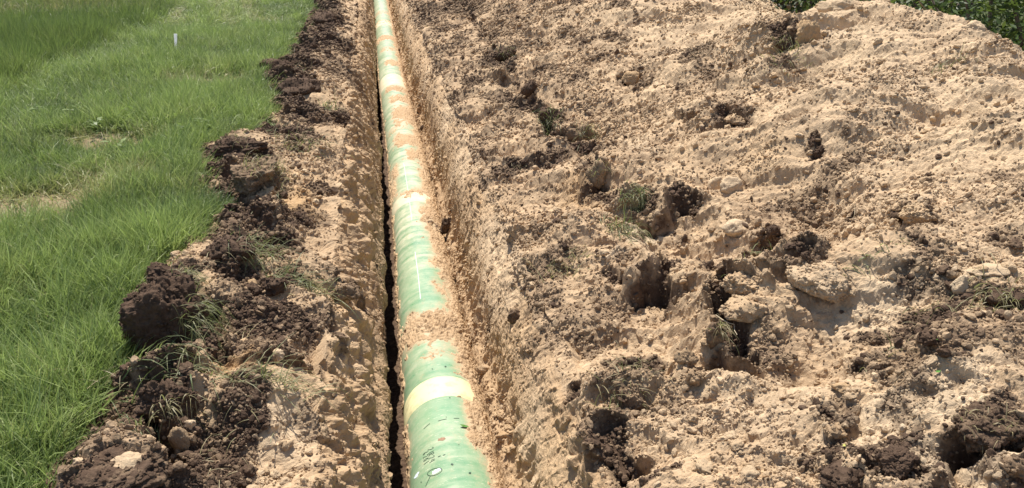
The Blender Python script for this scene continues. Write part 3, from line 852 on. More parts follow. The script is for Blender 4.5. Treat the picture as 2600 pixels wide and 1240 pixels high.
tonec[:, 0] = np.clip(.42 + .85 * fine_ + .55 * big + .5 * trk + rng.normal(0, .24, n), 0, 1) * (1 - .85 * tall)
straw = .06 + .22 * sstep(.15, .8, fbm2(gx * 1.7, gy * 1.7, 176, 3)) + .95 * bare + .5 * trk + .35 * np.exp(-((gy - 22 - .3 * gx) / 2.2) ** 2) * tall
tonec[:, 1] = np.clip(straw * rng.uniform(.3, 1.3, n) + (rng.random(n) < .04) * .4, 0, .9)
edge_f = np.exp(-((gx - edge_x(gy)) / .35) ** 2)
phi = -.6 + 2.6 * fbm2(gx * .9, gy * .9, 180, 2) * (1 - edge_f) + rng.normal(0, .9, n)
tilt = np.clip(.32 + .45 * fbm2(gx * 1.4, gy * 1.4, 182, 2) + rng.normal(0, .28, n) + .25 * edge_f, -.2, 1.15)
rot = np.stack([rng.normal(0, .15, n), tilt, phi], 1)
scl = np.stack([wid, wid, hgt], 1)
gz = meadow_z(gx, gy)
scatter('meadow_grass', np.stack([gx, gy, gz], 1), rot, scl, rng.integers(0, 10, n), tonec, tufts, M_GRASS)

# broad-leaved weeds and dead stalks standing in the meadow
def weed(px, py, n_, r_, label):
    P = atz(px, py, .06)
    V, Fc = [], []
    for k in range(n_):
        a, el, L = rng.uniform(0, 6.28), rng.uniform(.2, 1.0), r_ * rng.uniform(.6, 1.2)
        b = np.array([rng.normal(0, r_ * .35), rng.normal(0, r_ * .35), rng.uniform(-.05, .10)])
        d = np.array([math.cos(a) * math.cos(el), math.sin(a) * math.cos(el), math.sin(el)])
        s_ = np.array([-math.sin(a), math.cos(a), 0]) * L * .24
        i0 = len(V)
        V += [b, b + d * L * .45 + s_, b + d * L * .45 - s_, b + d * L + np.array([0, 0, -.2 * L])]
        Fc += [(i0, i0 + 2, i0 + 1), (i0 + 1, i0 + 2, i0 + 3)]
    me = mesh_np('broadleaf_weed', np.array(V), np.array(Fc), M_GRASS)
    set_attr(me, 'blade', 'FLOAT', np.repeat(rng.random(n_), 4))
    o = link('broadleaf_weed', me, label=label, cat='weed', group='broad leaved weeds in the meadow', loc=P)
    o['tone'] = (rng.uniform(.1, .4), .05, 0, 1)
for k, (px, py) in enumerate(((195, 300), (250, 335), (520, 330), (545, 345), (470, 345), (450, 320), (130, 250), (330, 300), (90, 300), (300, 385))):
    weed(px, py, 20, .08, 'clump of broad leaves among the meadow grass')
for k in range(40):
    px, py = rng.uniform(0, 620), rng.uniform(230, 1100)
    P = atz(px, py, .05)
    if P[0] > edge_x(P[1]) - .1:
        continue
    d = rng.normal(0, 1, (7, 3)); d[:, 2] = np.abs(d[:, 2]) * .6 + .2
    d /= np.linalg.norm(d, axis=1, keepdims=True)
    me = blades_mesh('dead_stalks', M_SODGRASS, rng.normal(0, 1, (7, 3)) * np.array([.05, .05, .01]), d, rng.uniform(.12, .28, 7), np.full(7, .0045 + .0003 * P[1]), rng.uniform(.1, .5, 7), nseg=4)
    o = link('dead_stalks', me, label='few pale dead stalks standing in the green meadow', cat='straw', group='dead stalks in the meadow', loc=P)
    o['tone'] = (.5, random.uniform(.6, 1), 0, 1)

# ------------------------------------------------------------------ pipeline
CREST = lambda py: float(atz(1050, py, -1.4)[1])
def crest_y(py):                       # distance along the pipe whose crest is seen at this height in the photograph
    lo, hi = 1.0, 60.0
    for _ in range(40):
        m = (lo + hi) / 2
        v = project((pipe_x(m), m, pipe_z(m) + PR))[1]
        if v > py: lo = m
        else: hi = m
    return (lo + hi) / 2

def tube(y0, y1, r, dy, nth=72, ends=0.0):
    yv = np.linspace(y0, y1, max(2, int((y1 - y0) / dy) + 1))
    th = np.linspace(-math.pi, math.pi, nth + 1)
    Yg, Tg = np.meshgrid(yv, th, indexing='ij')
    rr = r - ends * ((Yg == yv[0]) | (Yg == yv[-1]))
    X = pipe_x(Yg) + rr * np.sin(Tg)
    Z = pipe_z(Yg) + rr * np.cos(Tg)
    return X, Yg, Z, Tg

def mud_mask(Yg, Tg):
    deg = np.degrees(Tg)
    S_ = Tg * PR
    nA = fbm2(S_ * 9, Yg * 5, 210, 4)
    mask = np.zeros_like(Yg)
    bR = np.interp(Yg, [2.56, 3.12, 3.36, 3.6, 3.88, 4.08, 4.4, 4.72, 4.96, 5.44, 6.08, 6.72, 7.36, 8.4, 9.6, 12, 16, 32],
                   [62, 66, 58, 38, 42, 50, 44, 40, 46, 48, 40, 30, 38, 42, 48, 55, 60, 60])
    mask = np.maximum(mask, 1.2 * sstep(-16, 10, deg - bR + 11 + 20 * nA))
    mask = np.maximum(mask, .95 * sstep(-8, 8, -deg - 76 + 16 * nA))
    BANDS_ = [(785, 862, -60, 112, .95), (500, 478, -40, 90, .8), (905, 885, -30, 80, .55), (560, 520, 8, 100, 1.), (600, 585, 10, 90, .5), (400, 378, -5, 100, .95), (366, 338, -30, 100, 1.15), (312, 268, -25, 100, .95),
             (258, 241, -25, 70, .9), (232, 216, -40, 70, .85), (165, 150, -20, 90, .9), (100, 88, -70, 90, .9), (128, 118, -40, 80, .6), (60, 50, -80, 80, .8), (35, 26, -90, 90, .5), (660, 645, 20, 90, .8), (735, 700, 22, 100, .8),
             (440, 405, -80, -30, .75), (480, 440, -90, -42, .8), (965, 935, 25, 90, .8), (1110, 1170, 38, 100, .6), (840, 800, -100, -40, .9), (1195, 1188, -20, 60, .45), (985, 1010, 30, 90, .7), (1000, 1100, -90, -66, .8), (330, 318, -60, 20, .5)]
    for (pa, pb, t0, t1, am) in BANDS_:
        ya, yb = sorted((crest_y(pa), crest_y(pb)))
        soft = max(.05, .22 * (yb - ya))
        mm = sstep(ya - soft, ya + soft, Yg + .12 * (yb - ya + .1) * nA * 2) * (1 - sstep(yb - soft, yb + soft, Yg + .12 * (yb - ya + .1) * nA * 2)) * sstep(t0 - 16, t0 + 12, deg + 14 * nA) * (1 - sstep(t1 - 8, t1 + 8, deg))
        mask = np.maximum(mask, am * mm)
    clean = (Yg > crest_y(1005)) & (Yg < crest_y(948)) & (deg < 42)
    mask = np.where(clean, 0, mask)
    return mask

pipeline = link('pipeline', None, label='long green coated steel pipe lying in the open trench, partly caked with tan mud', cat='pipe', loc=(.26, 3.2, -1.15))
pipeline.matrix_world = Matrix.Translation((.26, 3.2, -1.15))
bpy.context.view_layer.update()
OFF = np.array([.26, 3.2, -1.15])
def pipe_part(name, X, Y, Z, material, faces=None, **kw):
    V = np.stack([X, Y, Z], -1).reshape(-1, 3) - OFF
    me = mesh_np(name, V, grid_faces(*X.shape) if faces is None else faces, material, True)
    return link(name, me, parent=pipeline, **kw), me

collars = [(crest_y(1008), crest_y(954), 1.0, M_COLLAR, 'pale yellow joint coating band, clean'), (crest_y(512), crest_y(487), 1.0, M_COLLAR2, 'dusty cream joint coating band'),
           (crest_y(215), crest_y(187), 1.0, M_COLLAR2, 'wide whitish joint coating band'), (crest_y(62), crest_y(52), 1, M_COLLAR2, None)]
ends = [0.4] + [(a + b) / 2 for a, b, *_ in collars] + [60.0]
for a, b in zip(ends[:-1], ends[1:]):
    X, Y, Z, Tg = tube(a, b, PR, .02 if a < 12 else .06, 128)
    o, me = pipe_part('pipe_section', X, Y, Z, M_PIPE)
    dust = np.clip(.42 + .6 * sstep(4.4, 8, Y) + .25 * noise2(Y * 2.5, Tg, 190), 0, 1)
    set_attr(me, 'dust', 'FLOAT', dust.ravel())
    set_attr(me, 'film', 'FLOAT', np.clip(.14 + .9 * sum(mud_mask(Y + dy_, Tg + dt_) for dy_, dt_ in ((0, 0), (.07, 0), (-.07, 0), (0, .22), (0, -.22), (.03, .1), (-.03, -.1))) / 7 + .22 * fbm2(Tg * 3, Y * 9, 240, 4), 0, 1.2).ravel())
for a, b, th_, m_, lab in collars:
    X, Y, Z, Tg = tube(a, b, PR + .0045, .03, 96, ends=.006)
    pipe_part('joint_coating', X, Y, Z, m_, label=lab)

# mud caked on the pipe: one crumbly skin, left out where the coating shows
yv = [2.4]
while yv[-1] < 40:
    yv.append(yv[-1] + .0011 * (yv[-1] + .5) ** 1.5)
yv = np.array(yv)
thv = np.radians(np.linspace(-112, 112, 190))
Yg, Tg = np.meshgrid(yv, thv, indexing='ij')
deg = np.degrees(Tg)
S_ = Tg * PR
nA = fbm2(S_ * 9, Yg * 5, 210, 4)
nB = fbm2(S_ * 36, Yg * 36, 214, 4)
mask = mud_mask(Yg, Tg)
field = mask + .42 * nB + .20 * nA - .52
hl, tn = lumps(S_ + .01 * nB, Yg, .032, 220, .6)
hl2, tn2 = lumps(S_, Yg, .06, 230, .3)
thick = np.clip(field, -.25, 1) * .014 + .9 * np.clip(field, 0, .5) * (hl + hl2 * .9)
heap_ = np.exp(-((Yg - crest_y(822)) / .16) ** 2) * sstep(-60, 30, deg) * .022
rr = PR - .0015 + thick + heap_ * np.clip(field + .1, 0, 1)
X, Z = pipe_x(Yg) + rr * np.sin(Tg), pipe_z(Yg) + rr * np.cos(Tg)
Fc = grid_faces(*Yg.shape)
keep = (rr.ravel()[Fc].max(1) > PR + .0002)
o, me = pipe_part('caked_mud', X, Yg, Z, M_MUD, Fc[keep], kind='stuff')
me.polygons.foreach_set('use_smooth', np.zeros(len(me.polygons), bool))
sc_ = np.zeros(Yg.shape + (4,))
sc_[..., 1] = .22 + .1 * nA
sc_[..., 2] = np.clip(.25 - .5 * field, 0, .6)
sc_[..., 3] = np.clip(.5 + .3 * nB + .3 * (tn - .5) * (hl > .002), 0, 1)
spl = np.exp(-((Yg - crest_y(560)) / .1) ** 2 - ((deg - 38) / 26) ** 2)
sc_[..., 0] = np.clip(spl * 1.2 * (nB > .05), 0, 1)
set_attr(me, 'soil', 'FLOAT_COLOR', sc_.reshape(-1, 4))

# writing and marks, wrapped on the coating
def on_pipe(y, ang, lift=.0012):
    return np.array([pipe_x(y) + (PR + lift) * math.sin(ang), y, pipe_z(y) + (PR + lift) * math.cos(ang)]) - OFF

def pix_on_pipe(px, py):
    """distance and angle on the pipe seen at a pixel of the photograph"""
    d = ray(px, py)
    for t in np.linspace(2, 12, 5000):
        p = CAM + d * t
        a, b = p[0] - pipe_x(p[1]), p[2] - pipe_z(p[1])
        if a * a + b * b < PR * PR:
            return p[1], math.atan2(a, b)
    return None

def strokes(name, lines, w, material, closed=False, **kw):
    V, Fc = [], []
    for ln in lines:
        pts = [np.array(q, float) for q in ln]
        dense = []
        for a, b in zip(pts[:-1], pts[1:]):
            m = max(2, int(np.hypot((b[0] - a[0]), (b[1] - a[1]) * PR) / .01) + 1)
            dense += [a + (b - a) * k / m for k in range(m)]
        dense.append(pts[-1])
        i0 = len(V)
        for k, q in enumerate(dense):
            t = dense[min(k + 1, len(dense) - 1)] - dense[max(k - 1, 0)]
            t = np.array([t[0], t[1] * PR]); t /= np.linalg.norm(t) + 1e-9
            nn = np.array([-t[1], t[0]]) * w / 2
            for sgn in (-1, 1):
                V.append(on_pipe(q[0] + sgn * nn[0], q[1] + sgn * nn[1] / PR))
            if k:
                j = i0 + 2 * k
                Fc.append([j - 2, j - 1, j + 1, j])
    me = mesh_np(name, np.array(V), np.array(Fc), material)
    return link(name, me, parent=pipeline, **kw)

GL = {'2': [[(0, .8), (.2, 1), (.6, .95), (.6, .6), (0, 0), (.7, 0)]], '1': [[(.3, 1), (.3, 0)]], 'R': [[(0, 0), (0, 1), (.55, .95), (.6, .65), (.05, .5), (.65, 0)]],
      '4': [[(.1, 1), (0, .45), (.7, .45)], [(.55, 1), (.55, 0)]], '6': [[(.55, 1), (.1, .6), (0, .25), (.3, 0), (.6, .2), (.45, .45), (.05, .35)]], '0': [[(.3, 1), (.02, .6), (.1, .1), (.4, 0), (.6, .5), (.3, 1)]]}
def write(text, y0, a0, hgt, adv, slant=.0):
    lines, x = [], 0
    for ch in text:
        for st in GL[ch]:
            lines.append([(y0 - (x + q * hgt * .62), a0 + (v * hgt) / PR) for q, v in st])
        x += adv * (.65 if ch == '1' else 1)
    return lines
w1 = pix_on_pipe(1087, 1143)
w2 = pix_on_pipe(1074, 1154)
strokes('handwritten_number', write('21R24', w1[0], w1[1], .033, .028) + write('6201', w2[0], w2[1], .033, .028), .0036, M_INK)
# long pencil line and dashed ring marks
ln = [pix_on_pipe(*q) for q in ((1025, 415), (1037, 490), (1046, 560), (1054, 640), (1062, 700), (1068, 760))]
strokes('chalk_line', [ln[:3], ln[3:]], .006, make_plain('chalk', ((.6, .68, .55), (.45, .58, .47)), 30, .9, .1, .05, .001))
ring = [pix_on_pipe(*q) for q in ((1076, 1090), (1092, 1076), (1112, 1070), (1134, 1065), (1152, 1063), (1166, 1063))]
strokes('dashed_mark', [ring[0:2], ring[2:4], ring[4:6]], .005, M_INK)
ring2 = [pix_on_pipe(*q) for q in ((1112, 1161), (1119, 1158), (1125, 1157), (1131, 1155))]
strokes('dashed_mark', [ring2[:2], ring2[2:]], .006, M_INK)
ov = [pix_on_pipe(1104 + 17 * math.cos(a) + 7 * math.sin(a), 1199 - 9 * math.cos(a) * .9 + 6 * math.sin(a)) for a in np.linspace(0, 6.28, 19)]
strokes('marker_loop', [ov, [pix_on_pipe(1094, 1208), pix_on_pipe(1087, 1222), pix_on_pipe(1081, 1236)]], .004, M_INK)
def blob(name, px, py, rx, ry, tilt, material, seed, lift=.001, **kw):
    r_ = random.Random(seed)
    V, Fc = [], []
    c = pix_on_pipe(px, py)
    V.append(on_pipe(*c, lift))
    m = 16
    for k in range(m):
        a = k / m * 6.283
        q = (1 + r_.uniform(-.25, .2))
        ex_, ey_ = rx * math.cos(a) * q, ry * math.sin(a) * q
        s_ = pix_on_pipe(px + ex_ * math.cos(tilt) - ey_ * math.sin(tilt), py + ex_ * math.sin(tilt) + ey_ * math.cos(tilt))
        V.append(on_pipe(*s_, lift))
    Fc = [[0, 1 + k, 1 + (k + 1) % m] for k in range(m)]
    me = mesh_np(name, np.array(V), np.array(Fc), material)
    return link(name, me, parent=pipeline, **kw)
blob('pale_patch', 1108, 1197, 13, 4.6, -.55, M_PATCH, 1)
blob('pale_patch', 1058, 1208, 10, 3.2, -.95, M_PATCH, 2)
blob('bare_scuff', 1122, 1116, 11, 4.0, -.25, M_SCUFF, 3)
for k, (px, py, r) in enumerate(((1148, 1180, 3.4), (1193, 1202, 3.4), (1142, 1011, 1.6), (1133, 1060, 1.2), (1070, 1225, 1.5), (1100, 905, 2), (1131, 932, 2.5), (1098, 938, 1.8), (1165, 1130, 1.5))):
    blob('dark_spot', px, py, r, r * .7, .3, M_INK, 20 + k, lift=.002)

# ------------------------------------------------------------------ named lumps, rocks and sods
def straws(name, P0, n, spread, lmin, lmax, w, material=M_STRAW, parent=None, dirv=(0, 0, .3), droop=(.1, .6), jit=.9, up=.01, **kw):
    base = np.asarray(P0) + rng.normal(0, 1, (n, 3)) * np.asarray(spread)
    d = np.asarray(dirv) + rng.normal(0, jit, (n, 3))
    d /= np.linalg.norm(d, axis=1, keepdims=True)
    base[:, 2] += up
    me = blades_mesh(name, material, base, d, rng.uniform(lmin, lmax, n), w * rng.uniform(.6, 1.3, n), rng.uniform(*droop, n), nseg=4)
    return link(name, me, parent=parent, **kw)

def lump(px, py, wpx, hpx, tone_, label, name='soil_clump', cat='clump', seed=0, sub=4, flat=None, yaw=None, tilt=(0, 0), sink=.3, fringe=None, group=None, planes=26, crumb=.17, fine=.07):
    P, t = hit(px, py)
    sx = wpx / 2 * t / F
    sz = hpx / 2 * t / F
    dep = sx * .85 if flat is None else flat * sx
    root = link(name, None, label=label, cat=cat, group=group)
    if name in ('stone', 'boulder', 'clay_slab'):
        sub, crumb, fine, planes = max(sub, 4), max(crumb, .11), max(fine, .065), min(planes, 12)
    soily = name not in ('stone', 'boulder', 'clay_slab')
    V, Fc = clod_verts(seed * 13 + 5, min(sub + 1, 6) if (soily and wpx > 80 and sub > 4) else sub, planes=planes, crumb=crumb, fine=fine, dims=(1, 1, 1))
    if not soily:
        sink, tilt = max(sink, .45), (tilt[0] + random.uniform(-.3, .3), tilt[1] + random.uniform(-.3, .3))
    Rm = Euler((tilt[0], tilt[1], random.uniform(0, 6.28) if yaw is None else yaw)).to_matrix()
    V = V @ np.array(Rm).T * np.array([sx, dep, sz * 1.05])
    me = mesh_np(name, V, Fc, M_CLOD, True)
    root = root_o = None or _swap(root, me)
    root['tone'] = tone_
    root.location = (P[0], P[1], P[2] + sz * (.5 - sink))
    if soily and sub >= 4:
        area = sx * dep * 6
        nq = int(min(420, max(40, area / .00035)))
        ii = rng.integers(0, len(V), nq * 3)
        ii = ii[V[ii, 2] > -.5 * sz][:nq]
        cv, cf = ico(1)
        rr_ = rng.uniform(.005, .010, len(ii)) * np.minimum(rng.pareto(3, len(ii)) * .5 + .8, 1.7)
        ang = rng.uniform(0, 6.28, len(ii))
        ca, sa = np.cos(ang), np.sin(ang)
        jit = 1 + rng.uniform(-.28, .28, (len(ii), len(cv), 1))
        q = cv[None] * jit * rr_[:, None, None] * rng.uniform(.7, 1.25, (len(ii), 1, 3))
        q = np.stack([q[..., 0] * ca[:, None] - q[..., 1] * sa[:, None], q[..., 0] * sa[:, None] + q[..., 1] * ca[:, None], q[..., 2]], -1) + V[ii][:, None]
        cm = mesh_np('crumb_cover', q.reshape(-1, 3), (cf[None] + (np.arange(len(ii)) * len(cv))[:, None, None]).reshape(-1, 3), M_CLOD, False)
        cvr = link('crumb_cover', cm, parent=root, kind='stuff')
        cvr['tone'] = tuple(tone_)
    if fringe:
        nb_, dirv, ln, tn_ = fringe
        ii = rng.integers(0, len(V), nb_ * 6)
        sc2 = V[ii] @ np.array(dirv)
        ii = ii[np.argsort(-sc2)[:nb_ * 2]]
        ii = rng.choice(ii, nb_)
        d = np.array(dirv) * .8 + rng.normal(0, .45, (nb_, 3)) + np.array([0, 0, .25])
        d /= np.linalg.norm(d, axis=1, keepdims=True)
        mf = blades_mesh('grass_fringe', M_SODGRASS, V[ii], d, rng.uniform(.4, 1.2, nb_) * ln, .0042 * rng.uniform(.6, 1.3, nb_), rng.uniform(.35, .9, nb_), nseg=4)
        f = link('grass_fringe', mf, parent=root, kind='stuff')
        f['tone'] = (.4, tn_, 0, 1)
    return root

def _swap(o, me):
    """put the mesh on a fresh object that takes over the properties of an Empty"""
    nm = o.name
    props = {k: o[k] for k in ('label', 'category', 'group') if k in o}
    bpy.data.objects.remove(o)
    q = bpy.data.objects.new(nm.split('.')[0], me)
    COL.objects.link(q)
    for k, v in props.items():
        q[k] = v
    return q

DK, DKM, TN, PL, WM, MX = (1., 0, 0, .45), (.62, 0, 0, .5), (.05, .1, 0, .5), (.05, 0, .6, .6), (.05, .45, 0, .45), (.35, .2, 0, .45)
lump(425, 835, 215, 215, DK, 'large dark sod slab with grass hanging down its right side, left of the trench', 'sod_clump', 'sod', 1, 5, .75, 0.2, (.15, .25), .25, (240, (.9, -.3, -.25), .2, .3), crumb=.12)
lump(435, 735, 130, 85, DK, 'rounded dark topsoil lump at the meadow edge, just above the big sod slab', 'sod_clump', 'sod', 2, 5, .7, None, (0, 0), .2, (90, (.9, .1, .3), .16, .5))
lump(600, 385, 150, 56, DK, 'flat dark topsoil lump poking into the meadow with dry roots on top', 'sod_clump', 'sod', 3, 5, .8, 0, (0, .1), .2, (60, (.2, .1, .9), .10, .9))
lump(655, 470, 130, 95, DKM, 'brown rounded sod mound capped with yellow straw', 'sod_clump', 'sod', 4, 5, 1., None, (0, 0), .3, (130, (.5, .1, .7), .16, .8))
lump(590, 640, 110, 60, DK, 'dark broken sod between two green grass tufts on the left bank', 'sod_clump', 'sod', 5, 4, .8, None, (0, 0), .25, (60, (.7, -.3, .3), .15, .3))
lump(270, 1205, 210, 76, (.82, .05, .1, .5), 'wide brown soil lump studded with tan stones in the bottom left corner', 'soil_clump', 'clump', 6, 5, 1.1, 0, (0, 0), .65)
lump(425, 1035, 120, 120, DK, 'dark sod edge with hairy roots beside the deep crack, lower left', 'sod_clump', 'sod', 7, 5, .8, None, (0, 0), .3, (90, (.3, -.7, -.2), .11, .7))
lump(455, 1125, 42, 66, (.3, .1, .1, .3), 'smooth grey-brown slab of clay in the crack, lower left', 'clay_slab', 'slab', 8, 4, .7, .2, (0, .3), .2, planes=7, crumb=.04, fine=.02)
lump(690, 180, 85, 50, DK, 'dark ragged topsoil lump jutting into the grass, far part of left bank', 'sod_clump', 'sod', 9, 4, 1., None, (0, 0), .2, (40, (-.3, .2, .8), .14, .5))
lump(760, 235, 110, 55, DK, 'dark clump set back from the grass edge behind the far green tuft', 'soil_clump', 'clump', 10, 4, 1.)
lump(825, 60, 70, 45, DK, 'dark topsoil heap beside the pale stone in the far grass', 'soil_clump', 'clump', 11, 4, 1.2)
lump(880, 745, 75, 42, DKM, 'dark crumbly lump on the brink of the left trench wall', 'soil_clump', 'clump', 12, 4, .8)
lump(640, 745, 50, 34, DK, 'round dark clod beside the grass tuft above the black crumbly soil', 'dirt_clod', 'clod', 13, 4)
lump(690, 735, 60, 50, DK, 'dark clod with roots at the top edge of the black crumbly soil', 'dirt_clod', 'clod', 14, 4)
lump(705, 905, 34, 26, PL, 'pale round stone below the black crumbly soil', 'stone', 'stone', 16, 3, fine=.04)
lump(710, 925, 20, 14, PL, 'small pale pebble tucked under the pale round stone', 'stone', 'stone', 17, 3, fine=.04)
lump(480, 1078, 26, 22, PL, 'whitish stone above the clay slab, lower left', 'stone', 'stone', 18, 3, fine=.04)
lump(330, 1200, 110, 75, (.15, .2, .5, .5), 'flat tan block set in the bottom left soil lump', 'stone', 'stone', 19, 4, .8, 0, fine=.04)
lump(205, 1172, 28, 22, PL, 'tan pebble at the grass edge, bottom left', 'stone', 'stone', 20, 3, fine=.04)
lump(290, 1085, 24, 18, PL, 'pale pebble at the top of the bottom left soil lump', 'stone', 'stone', 21, 3, fine=.04)
lump(640, 730, 34, 34, WM, 'orange tan clay piece in the gap above the big sod slab', 'dirt_clod', 'clod', 22, 3)
# right side
lump(2495, 1105, 190, 110, (.8, 0, .1, .5), 'big dark clump of turf with black hollow beneath it, lower right', 'sod_clump', 'sod', 31, 5, .8, 0, (0, 0), .0, (40, (0, -.3, .5), .08, .9))
lump(2272, 1188, 92, 62, DK, 'dark clod with cleft top near the bottom edge, right of centre', 'dirt_clod', 'clod', 32, 5, .8, None, (0, 0), .0)
lump(2575, 1190, 75, 50, DKM, 'brown clod cut off by the lower right corner', 'dirt_clod', 'clod', 33, 4, .8)
lump(2135, 1212, 120, 46, DK, 'low dark topsoil lump left of the cleft clod at the bottom', 'soil_clump', 'clump', 34, 4, .8, 0, (0, 0), .3)
lump(1612, 945, 62, 56, DK, 'dark rounded sod with fine roots on the smooth trench shoulder', 'sod_clump', 'sod', 35, 4, .8, None, (0, 0), .1, (40, (0, -.6, .4), .09, .7))
lump(1740, 915, 50, 44, MX, 'brown lump with roots left of the deep black hollow', 'dirt_clod', 'clod', 36, 4)
lump(1765, 960, 48, 38, MX, 'brown clod with dark underside below the rooty lump', 'dirt_clod', 'clod', 37, 4)
lump(1595, 535, 90, 110, (.35, .1, .2, .5), 'standing slab of turf with green grass hanging from its front', 'sod_clump', 'sod', 38, 5, .6, .3, (.2, 0), .1, (150, (.2, -.8, .3), .17, .25))
lump(1515, 465, 50, 66, (.4, .1, .1, .45), 'upright brown sod chunk in the crack above the standing slab', 'sod_clump', 'sod', 39, 4, .8, .2, (0, 0), .1, (40, (.1, -.5, .6), .1, .6))
lump(1880, 735, 100, 60, TN, 'tan block overhanging the deep black hollow', 'dirt_clod', 'clod', 41, 5, .8, 0, (0, 0), .0)
lump(1890, 790, 110, 50, TN, 'wedge of tan soil inside the deep black hollow', 'dirt_clod', 'clod', 42, 4, .8, 0, (0, 0), .1)
lump(1815, 870, 52, 80, DKM, 'dark root-bound lump at the lower end of the deep hollow', 'sod_clump', 'sod', 43, 4, .7, None, (0, 0), .1, (30, (.2, -.6, .4), .12, .8))
lump(2090, 712, 150, 96, (.06, .05, .3, .55), 'large smooth pale dome of compacted soil, right of centre', 'soil_clump', 'clump', 44, 5, 1.0, 0, (0, 0), .55, planes=30, crumb=.10, fine=.04)
lump(2040, 110, 72, 76, WM, 'orange tan boulder high on the heap with shaded right side', 'boulder', 'boulder', 45, 5, .8, .5, (0, 0), .2, planes=8, crumb=.08, fine=.05)
lump(1990, 118, 40, 34, DK, 'dark sod piece leaning on the orange boulder', 'sod_clump', 'sod', 46, 4, .8, None, (0, 0), .2, (30, (-.3, -.4, .4), .1, .5))
lump(1998, 28, 62, 34, TN, 'flat tan slab tilted on the ridge against the dark trees', 'clay_slab', 'slab', 47, 4, .7, .2, (0, -.35), .1, planes=8, crumb=.06)
lump(2130, 18, 84, 38, (0, .1, .4, .5), 'broad pale slab at the top of the ridge', 'clay_slab', 'slab', 48, 4, .8, 0, (0, -.1), .2, planes=8, crumb=.06)
lump(2468, 72, 56, 26, (0, .1, .5, .5), 'flat slab overhanging the ridge beside the green bushes', 'clay_slab', 'slab', 49, 4, .8, 0, (0, .1), .1, planes=7, crumb=.04)
lump(2550, 112, 36, 20, TN, 'small tan clod sitting on the ridge under the green bushes', 'dirt_clod', 'clod', 50, 4)
lump(2212, 592, 26, 34, PL, 'white upright stone in the middle of the heap', 'stone', 'stone', 51, 3, .7, .3, (0, .3), .1, planes=8, crumb=.05, fine=.03)
lump(1865, 582, 60, 34, PL, 'flat whitish stone left of the small black hole', 'stone', 'stone', 52, 4, .7, .3, (0, -.3), .3, planes=7, crumb=.04, fine=.02)
lump(2440, 725, 42, 40, PL, 'pale squared stone above the dark grassy soil, far right', 'stone', 'stone', 53, 4, .7, .5, (0, -.4), .1, planes=7, crumb=.04, fine=.02)
lump(1820, 478, 40, 44, (0, .1, .4, .6), 'left one of two pale blocks lying together, upper right of the standing slab', 'stone', 'stone', 54, 4, .8, .2, planes=8, crumb=.06, fine=.03)
lump(1852, 482, 54, 48, (0, .1, .5, .6), 'right one of two pale blocks lying together, upper right of the standing slab', 'stone', 'stone', 55, 4, .8, .7, planes=8, crumb=.06, fine=.03)
lump(1604, 203, 40, 32, WM, 'angular brown stone with dark right face on the upper spoil', 'stone', 'stone', 56, 4, .8, .4, planes=8, crumb=.05, fine=.03)
lump(1545, 310, 28, 28, TN, 'tan stone standing over the dark grassy crack', 'stone', 'stone', 57, 3, .8)
lump(2325, 548, 90, 48, (0, .3, .2, .5), 'brownish cluster lump with dark underside, right half of the heap', 'dirt_clod', 'clod', 58, 5, .8)
lump(2135, 985, 44, 24, WM, 'flattened reddish brown stone on the pale slope, lower right', 'stone', 'stone', 59, 4, .8, 0, fine=.03)
lump(2118, 1098, 52, 32, MX, 'brown clod over a small dark hole, lower right', 'dirt_clod', 'clod', 60, 4, .8)
lump(1963, 590, 34, 30, DK, 'small black clod in a hollow beside loose stones', 'dirt_clod', 'clod', 61, 4, .8)
lump(2078, 395, 24, 36, DK, 'black clod with a dry root high on the open slope', 'dirt_clod', 'clod', 62, 4, .8)
lump(2176, 550, 26, 30, DK, 'small dark clod with twig beside the white upright stone', 'dirt_clod', 'clod', 63, 4, .8)
lump(1870, 315, 60, 34, TN, 'tan clod with black shadow beneath it on the upper slope', 'dirt_clod', 'clod', 64, 4, .8, 0, (0, 0), .0)
lump(1480, 355, 56, 56, (.5, .1, .1, .5), 'brown grassy sod below the dark crack on the upper spoil', 'sod_clump', 'sod', 65, 4, .8, None, (0, 0), .2, (60, (.2, -.7, .3), .2, .45))
lump(1400, 310, 60, 50, DK, 'dark sod with drooping grass at the top of the crack', 'sod_clump', 'sod', 66, 4, .8, None, (0, 0), .1, (50, (-.2, -.6, .4), .2, .25))
lump(1283, 145, 56, 34, DK, 'dark tufted sod on the far spoil beside the trench shoulder', 'sod_clump', 'sod', 67, 4, .8, None, (0, 0), .1, (30, (0, -.5, .5), .2, .4))
lump(1345, 235, 40, 44, DK, 'dark upright sod lump in the line of the crack', 'sod_clump', 'sod', 68, 4, .8)
lump(1137, 588, 40, 48, DK, 'black lump of topsoil lodged right against the pipe', 'dirt_clod', 'clod', 69, 4, .8, None, (0, 0), -.1)
lump(1074, 330, 12, 16, DK, 'small black clod beside the far pipe', 'dirt_clod', 'clod', 70, 3, .8, None, (0, 0), -.1)
lump(1232, 940, 30, 24, TN, 'angular tan stone on the fill right of the yellow pipe band', 'stone', 'stone', 71, 3, .8, planes=8, fine=.03)
lump(1278, 1110, 30, 26, (0, .4, 0, .45), 'square tan clod on the fill beside the near pipe', 'dirt_clod', 'clod', 72, 3, .8, planes=8)
lump(2370, 862, 60, 36, DK, 'dark crumbly clod at the front of the blackish soil patch, right', 'dirt_clod', 'clod', 73, 4, .8)
lump(2545, 770, 90, 60, DK, 'dark turf lump at the right edge of the picture', 'sod_clump', 'sod', 74, 4, .8, None, (0, 0), .2, (40, (-.3, -.3, .6), .1, .6))
lump(2500, 690, 100, 26, (0, .1, .4, .5), 'long pale block above the dark grassy soil, right edge', 'stone', 'stone', 75, 4, .6, 0, (0, 0), .2, planes=8, crumb=.06)
